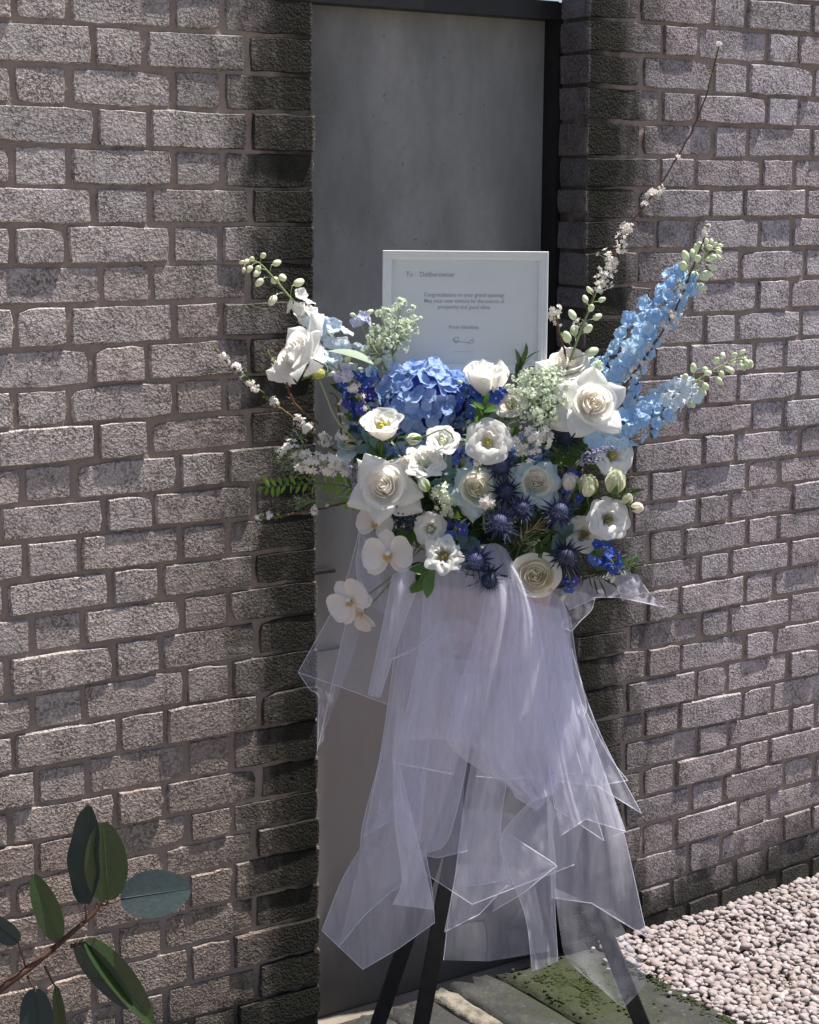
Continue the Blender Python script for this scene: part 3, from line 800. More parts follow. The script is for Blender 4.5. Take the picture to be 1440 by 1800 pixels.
# far left flap
S([[(634,925,.02),(662,950,.03),(690,1000,.05)], [(600,1040,.02),(640,1060,.04),(690,1090,.06)], [(524,1182,.03),(600,1208,.05),(702,1246,.07)]], 'tulle_thin', 6, 7, 0, 0, ('bottom','left'), 5)
S([[(618,1060,.045),(640,1070,.05)], [(600,1130,.045),(625,1140,.05)], [(560,1310,.04),(585,1250,.05)]], 'tulle_thin', 4, 6, 0, 0, ('left',), 6)
S([[(524,1182,.035),(560,1195,.03),(590,1205,.03)], [(545,1212,.03),(566,1225,.03),(585,1235,.03)], [(560,1228,.03),(566,1240,.03),(574,1250,.03)], [(558,1320,.03),(563,1310,.03),(570,1300,.03)]], 'tulle_thin', 4, 5, 0, 0, ('left',), 7)
# folded pleat at left of the bowl
S([[(690,1010,.16),(712,1000,.18),(745,1010,.16)], [(675,1090,.17),(690,1085,.20),(712,1090,.17)], [(647,1222,.17),(655,1225,.19),(668,1226,.17)]], 'tulle_dense', 5, 7, 1, .008, ('left','right'), 8)
S([[(634,930,.01),(650,960,.02),(672,1000,.04)], [(626,1000,.01),(655,1015,.02),(680,1040,.04)], [(640,1060,.02),(662,1070,.03),(684,1085,.05)]], 'tulle', 4, 5, 1, .006, ('left',), 9)
S([[(770,1095,.19),(812,1088,.20),(850,1112,.19)], [(745,1130,.19),(790,1125,.21),(835,1125,.19)], [(681,1162,.18),(700,1155,.19),(722,1147,.18)]], 'tulle_thin', 5, 5, 1, .006, ('left','bottom'), 10)
# front apron over the bowl and the dense centre
S([[(745,1010,.17),(800,1000,.19),(870,1010,.20),(935,1030,.19),(985,1035,.16)], [(740,1100,.18),(800,1100,.20),(870,1100,.21),(940,1100,.20),(1000,1095,.16)],
   [(725,1200,.18),(790,1200,.20),(860,1210,.21),(940,1210,.21),(1008,1200,.16)], [(700,1300,.17),(780,1300,.19),(850,1320,.20),(940,1320,.20),(1010,1300,.16)]], 'tulle', 9, 7, 7, .011, (), 11)
S([[(840,960,.15),(870,955,.17),(890,965,.16)], [(850,1060,.20),(900,1060,.22),(940,1065,.20)], [(800,1230,.21),(880,1230,.24),(965,1220,.21)], [(790,1310,.20),(880,1330,.24),(965,1330,.21)], [(900,1390,.20),(940,1410,.23),(972,1395,.21)]], 'tulle_dense', 12, 7, 4, .012, (), 12)
S([[(750,1100,.14),(765,1150,.15),(790,1230,.15)], [(770,1150,.20),(790,1200,.21),(800,1265,.20)], [(830,1160,.21),(825,1220,.21),(812,1262,.20)]], 'tulle_thin', 5, 6, 0, 0, ('top','right'), 13)
S([[(900,1050,.16),(940,1060,.19),(985,1070,.16)], [(880,1190,.18),(950,1200,.21),(1010,1190,.16)], [(870,1320,.18),(940,1330,.21),(1000,1310,.18)], [(905,1400,.18),(945,1425,.20),(975,1390,.19)]], 'tulle_dense', 12, 7, 4, .010, ('bottom',), 14)
# right-hand falls
S([[(960,1035,.13),(985,1050,.13),(1003,1085,.10)], [(975,1140,.15),(1000,1150,.15),(1020,1190,.12)], [(985,1250,.17),(1035,1290,.16),(1060,1300,.13)], [(965,1372,.18),(1050,1382,.17),(1128,1430,.14)]], 'tulle', 6, 8, 2, .010, ('bottom','right'), 15)
S([[(975,1120,.07),(1005,1140,.06)], [(990,1210,.09),(1030,1235,.07)], [(1000,1240,.10),(1026,1260,.09)]], 'tulle_thin', 5, 6, 0, 0, ('right','bottom'), 16)
S([[(985,1190,.08),(1025,1240,.07)], [(1010,1330,.10),(1072,1330,.07)], [(1060,1380,.10),(1104,1372,.07)]], 'tulle_thin', 5, 6, 0, 0, ('right','bottom'), 17)
S([[(955,1260,.19),(1000,1270,.19)], [(965,1340,.20),(1025,1360,.19)], [(975,1420,.20),(1062,1478,.18)]], 'tulle_thin', 5, 6, 1, .006, ('right','bottom','left'), 18)
S([[(970,1200,.10),(1010,1200,.10),(1020,1230,.08)], [(965,1340,.11),(1030,1350,.12),(1072,1390,.09)], [(962,1440,.12),(1040,1450,.13),(1098,1470,.10)], [(970,1578,.13),(1040,1588,.14),(1138,1648,.12)]], 'tulle', 6, 8, 2, .014, ('right','bottom'), 19)
# middle strips
S([[(940,1400,.21),(962,1400,.21),(978,1430,.20)], [(882,1468,.21),(930,1480,.23),(970,1460,.21)], [(890,1520,.21),(935,1530,.23),(976,1514,.21)], [(924,1612,.21),(950,1610,.23),(976,1600,.21)], [(936,1708,.21),(958,1700,.22),(981,1690,.21)]], 'tulle', 5, 7, 2, .008, ('left','right'), 20)
S([[(845,1455,.235),(880,1462,.24),(900,1470,.24)], [(885,1480,.235),(930,1500,.245),(974,1518,.24)], [(866,1602,.23),(920,1570,.24),(974,1526,.24)]], 'tulle_thin', 5, 5, 0, 0, ('right','bottom'), 21)
S([[(836,1300,.17),(868,1310,.18),(900,1330,.17)], [(815,1420,.17),(850,1430,.19),(880,1450,.17)], [(800,1560,.17),(850,1555,.19),(890,1546,.17)]], 'tulle', 5, 7, 2, .010, ('bottom','right'), 22)
S([[(815,1420,.13),(850,1425,.15),(905,1430,.13)], [(800,1540,.13),(850,1545,.15),(905,1545,.13)], [(782,1638,.13),(842,1608,.15),(892,1556,.14)]], 'tulle_thin', 5, 7, 1, .008, ('bottom','left'), 23)
S([[(805,1520,.10),(860,1520,.11),(935,1530,.10)], [(790,1600,.10),(860,1600,.11),(950,1600,.10)], [(780,1688,.10),(860,1690,.11),(968,1672,.10)]], 'tulle_thin', 5, 6, 1, .008, ('left',), 24)
S([[(975,1560,.08),(1040,1590,.09),(1080,1600,.08)], [(985,1640,.08),(1050,1650,.09),(1110,1660,.08)], [(1000,1690,.08),(1060,1720,.09),(1136,1722,.08)], [(1070,1750,.08),(1085,1765,.09),(1098,1772,.08)]], 'tulle_thin', 5, 6, 0, 0, (), 25)
S([[(690,1270,.10),(740,1280,.11),(830,1290,.10)], [(700,1400,.10),(750,1400,.11),(815,1400,.10)], [(725,1500,.10),(770,1508,.11),(822,1496,.10)]], 'tulle', 5, 6, 2, .008, ('bottom',), 26)
# wing at the right of the bowl
S([[(985,1035,.10),(1040,1015,.11),(1078,1000,.12),(1120,1010,.11)], [(995,1062,.10),(1050,1040,.12),(1085,1035,.12),(1140,1040,.11)], [(1000,1072,.10),(1050,1050,.12),(1088,1050,.12),(1166,1067,.11)]], 'tulle', 5, 5, 2, .008, ('bottom','right'), 27)
S([[(985,1040,.06),(1020,1040,.06),(1046,1050,.06)], [(990,1080,.06),(1020,1085,.06),(1040,1072,.06)], [(985,1100,.07),(1005,1110,.07),(1020,1092,.07)]], 'tulle_thin', 5, 5, 0, 0, ('right','bottom'), 28)
S([[(1084,1030,.125),(1115,1015,.13)], [(1095,1056,.125),(1125,1045,.13)]], 'tulle', 5, 4, 0, 0, ('left',), 29)
# inner lining behind the bowl, towards the wall
S([[(720,1030,-.10),(800,1030,-.14),(880,1030,-.15),(960,1030,-.12)], [(700,1200,-.10),(790,1200,-.16),(880,1200,-.16),(990,1200,-.12)], [(690,1340,-.08),(790,1360,-.14),(890,1370,-.14),(1010,1360,-.10)]], 'tulle_thin', 5, 6, 3, .01, ('bottom',), 30)

# extra gathers filling out the skirt
S([[(760,1080,.06),(820,1080,.07),(900,1090,.07),(960,1090,.06)], [(720,1250,.08),(810,1250,.09),(900,1260,.09),(990,1250,.08)], [(690,1420,.09),(800,1400,.10),(905,1420,.10),(1030,1400,.09)], [(664,1560,.09),(742,1532,.10),(830,1590,.10),(1010,1520,.09)]], 'tulle_thin', 10, 7, 5, .014, ('bottom',), 31)
S([[(930,1080,.17),(965,1090,.18),(990,1110,.16)], [(945,1230,.19),(985,1240,.20),(1022,1240,.17)], [(968,1360,.19),(1010,1370,.20),(1060,1350,.17)], [(985,1470,.19),(1030,1440,.20),(1100,1462,.17)]], 'tulle', 8, 7, 4, .010, ('bottom','right'), 32)
S([[(700,1060,.12),(730,1050,.13),(765,1060,.12)], [(690,1180,.14),(725,1180,.16),(770,1190,.14)], [(668,1330,.15),(705,1335,.18),(752,1345,.15)], [(640,1470,.15),(690,1440,.18),(740,1478,.15)]], 'tulle', 8, 7, 4, .010, ('bottom','left'), 33)

# ================================================================== FLOWERS
def petal_geo(L, W, a0, a1, R, r0=0.0, h0=0.0, p=1.0, point=0.0, wide=.62, base=.3, roll=0.0, ruffle=0.0, seed=0, nu=6, nv=7, notch=0.0):
    """a petal leaning from a flower axis (local z): a0 -> a1 is its angle from the axis, R its cross curvature"""
    r = random.Random(seed); ph = r.uniform(0, 6); ph2 = r.uniform(0, 6)
    th = [a0 + (a1 - a0) * (j / (nv - 1)) ** p for j in range(nv)]
    rr, hh = [r0], [h0]
    for j in range(1, nv):
        t = .5 * (th[j] + th[j - 1]); d = L / (nv - 1)
        rr.append(rr[-1] + math.sin(t) * d); hh.append(hh[-1] + math.cos(t) * d)
    v = []
    for j in range(nv):
        q = j / (nv - 1)
        if q < wide: w = base + (1 - base) * math.sin(q / wide * math.pi / 2)
        else:
            e = (q - wide) / (1 - wide)
            w = (1 - point) * math.sqrt(max(0, 1 - e ** 2.6)) + point * (1 - e ** 1.25)
            w = max(w, .06)
        w *= W / 2
        for i in range(nu):
            u = -1 + 2 * i / (nu - 1)
            s = u * w
            ps = s / R
            lat, ins = R * math.sin(ps), R * (1 - math.cos(ps))
            ins -= roll * (abs(u) ** 3) * q ** 2
            ins += ruffle * math.sin(u * 6 + ph) * q ** 2 + ruffle * .6 * math.sin(u * 11 + ph2) * q ** 3
            lift = -notch * L * (1 - abs(u)) * max(0, q - .8) * 5 * .5
            ct, st = math.cos(th[j]), math.sin(th[j])
            x = rr[j] - ct * ins + st * lift
            z = hh[j] + st * ins + ct * lift
            v.append((x, lat, z))
    return np.array(v), grid_faces(nu, nv)
def rotz(v, a):
    c, s = math.cos(a), math.sin(a)
    return np.asarray(v) @ np.array([[c, -s, 0], [s, c, 0], [0, 0, 1]]).T
def stem_part(root, mat='stem', rad=.0022, target=None, head=(0, 0, 0), sag=.02):
    """stem from the flower head back into the foam, in the thing's local space"""
    bpy.context.view_layer.update()
    inv = root.matrix_world.inverted()
    a = root.matrix_world @ Vector(head)
    z = (root.matrix_world.to_3x3() @ Vector((0, 0, 1))).normalized()
    b_ = Vector(target if target is not None else CORE) + Vector(tuple(rand_dir())) * .03
    mid = a - z * min(.06, (a - b_).length * .4)
    pts = [inv @ Vector(q) for q in catmull([a, mid, (mid + b_) / 2 + Vector((0, 0, -sag * .3)), b_], 4)]
    v, f = tube_geo(pts, [rad, rad * .9], 6)
    return part('stem', v, f, M[mat], root)
def flower(name, label, cat, px, py, t, axis, group=None, spin=0.0):
    return thing(name, label, cat, B(px, py, t), group, frame_z(dirv(*axis), spin))
def calyx(root, z, rad, mat='stem', n=5, L=.018):
    for i in range(n):
        v, f = petal_geo(L, rad * .9, 1.2, 2.2, .02, .002, z, 1, .9, .35, .5, nu=4, nv=5)
        part('sepal', rotz(v, i * 2 * math.pi / n + .3), f, M[mat], root)

def wrap_geo(rb, rm, rt, H, phi, half, h0=0.0, spiral=.0012, roll=.0, tip=.0, nu=10, nv=7, seed=0, wob=.0006):
    """a petal wrapped round the flower axis (part of a bulging cup), rim rolled outwards by `roll`"""
    r = random.Random(seed); ph = r.uniform(0, 6)
    v = []
    for j in range(nv):
        q = j / (nv - 1)
        rho = (1 - q) ** 2 * rb + 2 * q * (1 - q) * (2 * rm - .5 * (rb + rt)) + q * q * rt
        for i in range(nu):
            u = -1 + 2 * i / (nu - 1)
            ww = .55 + .45 * math.sin(min(1, q / .55) * math.pi / 2)
            a = phi + u * half * ww
            e = max(0, q - .72) / .28
            rr = rho + spiral * u + roll * e * e * (1 - .3 * abs(u)) + wob * math.sin(u * 5 + ph) * q
            z = h0 + H * q * (1 - .16 * abs(u) ** 3) + tip * max(0, 1 - abs(u) * 2.2) * e - roll * .55 * e ** 3
            v.append((rr * math.cos(a), rr * math.sin(a), z))
    return np.array(v), grid_faces(nu, nv)
def rose(label, px, py, t, axis, size=1.0, outer='white_petal', heart='cream_petal', mid=None, seed=0, openness=1.0, n_out=6, n_back=4, point=.75, spin=0.0, group='roses in the bouquet', n_mid=6, cup=1.0, cat='rose', name='rose', width=1.0, bud=False):
    r = random.Random(seed * 13 + 5)
    root = flower(name, label, cat, px, py, t, axis, group, spin)
    s = size
    for i in range(13):                                   # tight spiral heart
        k = i / 12
        rm = (.0016 + .00165 * i) * s
        v, f = wrap_geo(rm * .5, rm * 1.06, rm * (.72 + .32 * k), (.047 - .004 * k + r.uniform(-.003, .002)) * s, i * 2.2 + r.uniform(-.35, .35), .95 + .25 * r.random(), .004 * s, .0011 * s, (.0012 + .0028 * k) * s, .001 * s, 10, 8, seed * 31 + i, (.0004 + .0011 * r.random()) * s)
        part('petal', v, f, M[heart], root)
    for i in range(n_mid):                                # cup round the heart
        rm = (.0255 + .0016 * i) * s * cup
        v, f = wrap_geo(.006 * s, rm, rm * (.98 + .10 * openness), (.044 - .0016 * i * openness) * s, i * 2.4 + .5 + r.uniform(-.15, .15), .88, .0, .0016 * s, (.004 + .006 * openness) * s, .002 * s, 12, 9, seed * 37 + i, .001 * s)
        part('petal', v, f, M[mid or (heart if i < 3 else outer)], root)
    if bud:
        for i in range(n_out):
            rm = (.031 + .001 * i) * s
            v, f = wrap_geo(.006 * s, rm, rm * 1.08, (.046 + .003 * (i % 2)) * s, i * 2.1 + .3, .95, -.001, .002 * s, (.010 + .006 * (i % 2)) * s, .003 * s, 12, 9, seed * 77 + i, .0012 * s)
            part('petal', v, f, M[outer], root)
    else:
        for i in range(n_out):
            o = openness
            L = (.070 + r.uniform(-.004, .006)) * s
            v, f = petal_geo(L, (.062 + r.uniform(-.005, .006)) * s * width, .70 + .20 * o, .45 + 1.05 * o + r.uniform(-.15, .15), .075 * s, .006 * s, -.002 * s, 1.4, point, .52, .4, .020 * s, .0012 * s, seed * 41 + i, 9, 11)
            part('petal', rotz(v, i * 2 * math.pi / n_out + r.uniform(-.2, .2)), f, M[outer], root)
    for i in range(n_back):
        o = openness
        L = (.076 + r.uniform(-.006, .007)) * s
        v, f = petal_geo(L, (.066 + r.uniform(-.006, .008)) * s * width, .95 + .3 * o, .65 + 1.25 * o + r.uniform(-.25, .25), .12 * s, .005 * s, -.004 * s, 1.5, min(1, point + .1), .48, .4, .026 * s, .0012 * s, seed * 43 + i, 9, 11)
        part('petal', rotz(v, (i + .5) * 2 * math.pi / max(1, n_back) + r.uniform(-.25, .25)), f, M[outer], root)
    calyx(root, -.004 * s, .012 * s, 'leaf_mid', 5, .025 * s)
    stem_part(root, rad=.0028, head=(0, 0, -.004 * s))
    return root

def lisianthus(label, px, py, t, axis, size=1.0, mat='white_petal', seed=0, openness=1.0, centre='yellow', spin=0.0, ruffle=.0035, group='lisianthus blooms', n=6, name='lisianthus', whorls=3):
    r = random.Random(seed * 7 + 3)
    root = flower(name, label, 'flower', px, py, t, axis, group, spin)
    s = size
    for w in range(whorls):
        for i in range(n - 1):
            o = openness
            rm = (.0130 + .0042 * w) * s * (.85 + .3 * o)
            v, f = wrap_geo(.004 * s, rm, rm * (1.05 + .35 * o), (.036 + .001 * w - .003 * o * w) * s, (i + .45 * w) * 2 * math.pi / (n - 1) + r.uniform(-.15, .15), .80, .0, .0018 * s, (.003 + (.009 + .004 * w) * o) * s, .001 * s, 12, 9, seed * 51 + w * 9 + i, ruffle * .7 * s)
            part('petal', v, f, M[mat], root)
    c = MB()
    for (a, d) in ((0, .004), (2.1, .004), (4.2, .004)):
        c.add(ICO1[0] * (.0056 * s, .0056 * s, .009 * s) + (math.cos(a) * d * s, math.sin(a) * d * s, .019 * s), ICO1[1])
    c.build('centre', M[centre], root)
    calyx(root, 0, .008 * s, 'leaf_mid', 5, .022 * s)
    stem_part(root, rad=.0018)
    return root

def blob(sx, sy, sz, lump=.0, fine=1):
    V, F = (ICO2 if fine else ICO1)
    V = np.array(V)
    if lump: V = V * (1 + lump * np.sin(V @ rand_dir() * 5 + 1) * np.sin(V @ rand_dir() * 4))[:, None]
    return V * (sx, sy, sz), F
def closed_bud(label, px, py, t, axis, size, mat, seed, group='lisianthus buds', sep='leaf_mid', name='lisianthus_bud'):
    """a half-closed lisianthus bud: overlapping petals twisted round a cup, long green sepals"""
    root = flower(name, label, 'flower bud', px, py, t, axis, group, seed)
    s = size
    for i in range(7):
        v, f = petal_geo(.036 * s, .032 * s, .75 - .04 * i, -.55 - .03 * i, .0165 * s, .003 * s, 0, .9, .15, .55, .45, 0, .0008 * s, seed * 17 + i, 8, 8)
        part('petal', rotz(v, i * 2.25), f, M[mat], root)
    for i in range(3):
        v, f = petal_geo(.030 * s, .009 * s, .95, -.25, .012 * s, .004 * s, -.001, .9, .9, .4, .6, nu=4, nv=6)
        part('sepal', rotz(v * (1.06, 1, 1), i * 2.09 + .4), f, M[sep], root)
    stem_part(root, rad=.0014)
    return root

# ---------------- big roses
rose('large white rose seen from the side at upper left of the bouquet', 542, 634, .06, (-.66, .44, .42), 1.08, 'white_petal', 'white_petal', seed=1, openness=.42, n_out=4, n_back=3, point=.55, spin=.7, cup=1.1)
rose('largest open white rose at right, below the bare white bud spray', 1036, 716, .105, (.14, .42, 1), 1.02, 'white_petal', 'cream_petal', mid='white_petal', seed=2, openness=.88, n_out=5, n_back=3, point=.55, spin=.25)
rose('white rose peeking out behind the largest rose', 1000, 655, .03, (-.15, .8, .5), .90, 'white_petal', 'cream_petal', seed=3, openness=1.0, n_out=4, n_back=4, point=.9, spin=.2)
rose('open white star shaped rose at the left front of the bouquet', 678, 862, .12, (-.16, .42, 1), 1.06, 'white_petal', 'blush_heart', mid='white_petal', seed=4, openness=.95, n_out=5, n_back=2, point=1.0, spin=.95, width=.92)
rb_ = rose('half open white rosebud below the framed card', 850, 694, .05, (.02, 1, .20), .90, 'white_petal', 'white_petal', mid='white_petal', seed=5, openness=.1, n_out=3, n_back=1, point=.2, spin=-.9, bud=True)
rb_.scale = (1, 1, 1.5)
rose('cream rose with pale blue outer petals at the bouquet centre', 834, 864, .115, (.10, .38, 1), .80, 'mint_petal', 'ivory_petal', mid='ivory_petal', seed=6, openness=.92, n_out=5, n_back=4, point=.85, spin=.9, cup=1.05)
rose('cream rose with pale blue collar right of the centre rose', 941, 852, .115, (.02, .38, 1), .72, 'mint_petal', 'cream_petal', mid='ivory_petal', seed=7, openness=.92, n_out=6, n_back=4, point=.35, spin=.1, cup=1.05)
rose('dim mint tinted rose half hidden at the left edge', 622, 782, .02, (-.3, .6, .6), .66, 'mint_petal', 'ivory_petal', seed=8, openness=.25, n_out=4, n_back=2, point=.3, bud=True)
rose('round cream ranunculus hanging low over the tulle', 941, 1018, .16, (-.05, .42, 1), .96, 'ivory_petal', 'ivory_petal', mid='ivory_petal', seed=12, openness=.05, n_out=5, n_back=0, bud=True, name='ranunculus', cat='flower')

# ---------------- lisianthus
lisianthus('white lisianthus seen side on, just below left of the hydrangea', 674, 770, .12, (-.05, .9, .55), 1.34, seed=1, openness=.25, spin=.3)
lisianthus('white cup shaped lisianthus right under the hydrangea', 776, 784, .12, (.12, .62, .7), .82, seed=2, openness=.62, centre='bud')
lisianthus('open white lisianthus with yellow centre left of the lace umbel', 857, 779, .13, (.05, .30, 1), .90, seed=3, openness=.92)
lisianthus('ruffled white lisianthus with a green bud in front of it', 744, 826, .12, (.05, .7, .6), .94, seed=4, openness=.72, centre='bud', ruffle=.006)
lisianthus('white lisianthus crossed by a lavender spike at right', 1070, 806, .10, (.30, .5, .9), .90, seed=5, openness=.85)
lisianthus('white lisianthus with dark oval centre above the blue larkspur', 1064, 916, .135, (.22, .42, 1), .92, seed=6, openness=.80, centre='brown_centre', ruffle=.005)
lisianthus('creamy lisianthus nestled left of the one with dark oval centre', 1028, 942, .12, (-.2, .4, 1), .84, 'cream_petal', seed=7, openness=.75, centre='brown_centre')
lisianthus('crinkled white lisianthus low in the middle above the green leaves', 780, 980, .165, (-.05, .4, 1), .92, seed=8, openness=.60, centre='brown_centre', ruffle=.007)
lisianthus('small cream double flower left of the blue larkspur pair', 758, 930, .13, (-.1, .2, 1), .70, 'cream_petal', seed=9, openness=.8, centre='bud', ruffle=.005)
lisianthus('cream freesia like bloom beside the pale green lace umbel', 905, 722, .07, (-.3, .6, .7), .95, 'cream_petal', seed=10, openness=.45, centre='yellow', ruffle=.001, name='freesia')
closed_bud('cream lisianthus bud, left one of the pair below the lavender spike', 1032, 868, .15, (.0, .75, .6), 1.42, 'bud_white', 1)
closed_bud('cream lisianthus bud, right one of the pair below the lavender spike', 1078, 864, .15, (.1, .8, .5), 1.45, 'bud_white', 2)
closed_bud('half hidden cream bud left of the cream bud pair', 1004, 862, .13, (-.1, .8, .5), 1.25, 'cream_petal', 3)
closed_bud('small pale bud on the right rim, upper of two', 1098, 884, .14, (.3, .6, .5), .75, 'bud_white', 4)
closed_bud('small cream bud on the right rim, lower of two', 1112, 892, .14, (.5, .1, .7), .8, 'cream_petal', 5)
closed_bud('narrow green white bud lying below the hydrangea', 740, 770, .16, (-1, -.1, .3), .85, 'bud', 6)
closed_bud('small green white bud beside the cup shaped lisianthus', 748, 768, .125, (.9, .25, .3), .5, 'bud', 7)
closed_bud('green tipped bud in front of the ruffled lisianthus', 752, 862, .16, (-.5, .8, .3), .85, 'bud', 8, sep='leaf_bright')

# ---------------- orchids
def orchid(label, px, py, t, axis, size, spin, seed):
    root = flower('orchid', label, 'orchid', px, py, t, axis, 'white orchids at the lower left', spin)
    s = size; r = random.Random(seed)
    for a in (math.pi / 2, math.pi / 2 + 2.2, math.pi / 2 - 2.2):
        v, f = petal_geo(.046 * s, .032 * s, 1.25, 1.62 + r.uniform(-.1, .1), .06, .002, 0, 1, .15, .55, .3, .002, .0006, seed, 8, 8)
        part('sepal', rotz(v, a), f, M['orchid_petal'], root)
    for a in (.18, math.pi - .18):
        v, f = petal_geo(.046 * s, .060 * s, 1.2, 1.5 + r.uniform(-.1, .1), .07, .002, .003, 1, .02, .58, .18, .0, .001, seed + 2, 10, 9)
        part('petal', rotz(v, a), f, M['orchid_petal'], root)
    for a, l in ((-math.pi / 2, .020), (-math.pi / 2 + 1.1, .015), (-math.pi / 2 - 1.1, .015)):
        v, f = petal_geo(l * s, .013 * s, .75, .2, .009 * s, .003 * s, .003, 1, .2, .55, .5, 0, .0004, seed, 6, 6)
        part('lip', rotz(v, a), f, M['orchid_lip'], root)
    v, f = blob(.0045 * s, .0045 * s, .009 * s); part('column', v + (0, .004 * s, .009 * s), f, M['white_petal'], root)
    stem_part(root, 'pale_stem', .0015, B(720, 960, .02))
orchid('white orchid facing front beside the green leaves', 683, 976, .155, (-.12, .15, 1), 1.08, .1, 1)
orchid('pinkish white orchid, lowest bloom at far left', 618, 1056, .13, (-.35, .1, .9), 1.0, .75, 2)
orchid('orchid partly hidden under the star shaped rose', 662, 920, .10, (-.3, .2, .9), .82, -.2, 3)
orchid('second orchid turned sideways under the lowest left bloom', 636, 1078, .115, (-.55, -.45, .6), .78, 1.9, 4)

# ---------------- hydrangea
def floret_mesh(name, n, L, W, mats, a0=1.15, a1=1.55, seed=0, point=.1, ruffle=.0006, nu=4, nv=4, eye=None, R=.03):
    mb = MB()
    r = random.Random(seed)
    for i in range(n):
        v, f = petal_geo(L * r.uniform(.92, 1.08), W, a0 + r.uniform(-.1, .1), a1 + r.uniform(-.15, .15), R, .0008, 0, 1, point, .6, .25, 0, ruffle, seed * 3 + i, nu, nv)
        mb.add(rotz(v, i * 2 * math.pi / n + r.uniform(-.08, .08)), f)
    me = mesh(name, mb.verts(), mb.f, mats)
    if eye:
        V, F = ICO0
        k0 = len(mb.f)
        mb.add(V * eye + (0, 0, eye * .6), F)
        me = mesh(name, mb.verts(), mb.f, mats)
        for p_ in me.polygons[k0:]: p_.material_index = 1
    return me
HYD = [floret_mesh('floret', 4, .0162, .0185, [M['hydrangea'], M['icy_petal']], 1.0, 1.5, 60 + i, .04, .0014, 6, 5, .0015, .022) for i in range(6)]
def place(root, me, loc, axis, spin, scale=1.0, name='floret'):
    m3 = frame_z(axis, spin)
    return part_me(name, me, root, Matrix.Translation(Vector(loc)) @ m3.to_4x4() @ Matrix.Scale(scale, 4))
hy = thing('hydrangea', 'round blue hydrangea head in front of the card', 'hydrangea', B(744, 706, .03))
nH = 125
for i in range(nH):
    z = 1 - 1.55 * (i + .5) / nH
    a = i * 2.39996
    q = math.sqrt(max(0, 1 - z * z))
    d = BU * (z * .62 + .18) + (BR * math.cos(a) + BT * math.sin(a)) * q
    d = (BR * (math.cos(a) * q) + BU * (math.sin(a) * q) + BT * z)
    if d.dot(BT) < -.35: continue
    rad = Vector((d.dot(BR) * .080, d.dot(BU) * .071, d.dot(BT) * .062)) * random.uniform(.86, 1.10)
    loc = BR * rad.x + BU * rad.y + BT * rad.z
    ax = (d + Vector(tuple(rand_dir())) * .7 + BU * .15).normalized()
    place(hy, random.choice(HYD), loc, ax, random.uniform(0, 6), random.uniform(.85, 1.2))
v, f = blob(.066, .05, .058, .05)
part('core', xf(v, Matrix(((BR.x, BT.x, 0), (BR.y, BT.y, 0), (0, 0, 1)))), f, M['violet_petal'], hy)
stem_part(hy, rad=.003)
hz = thing('hydrangea', 'darker blue hydrangea tucked under the pale umbel', 'hydrangea', B(912, 795, .03))
for i in range(40):
    d = Vector(tuple(rand_dir()))
    if d.dot(BT) < 0: d = d - BT * 2 * d.dot(BT)
    loc = BR * d.dot(BR) * .055 + BU * d.dot(BU) * .03 + BT * d.dot(BT) * .035
    place(hz, random.choice(HYD), loc, (d + Vector(tuple(rand_dir())) * .4).normalized(), random.uniform(0, 6), .95)
stem_part(hz, rad=.003)
hz = thing('hydrangea', 'shaded slate blue hydrangea edge below the main blue head', 'hydrangea', B(724, 782, .045))
for i in range(34):
    d = Vector(tuple(rand_dir()))
    if d.dot(BT) < 0: d = d - BT * 2 * d.dot(BT)
    loc = BR * d.dot(BR) * .055 + BU * d.dot(BU) * .025 + BT * d.dot(BT) * .03
    place(hz, random.choice(HYD), loc, (d + Vector(tuple(rand_dir())) * .4).normalized(), random.uniform(0, 6), .95)
stem_part(hz, rad=.003)

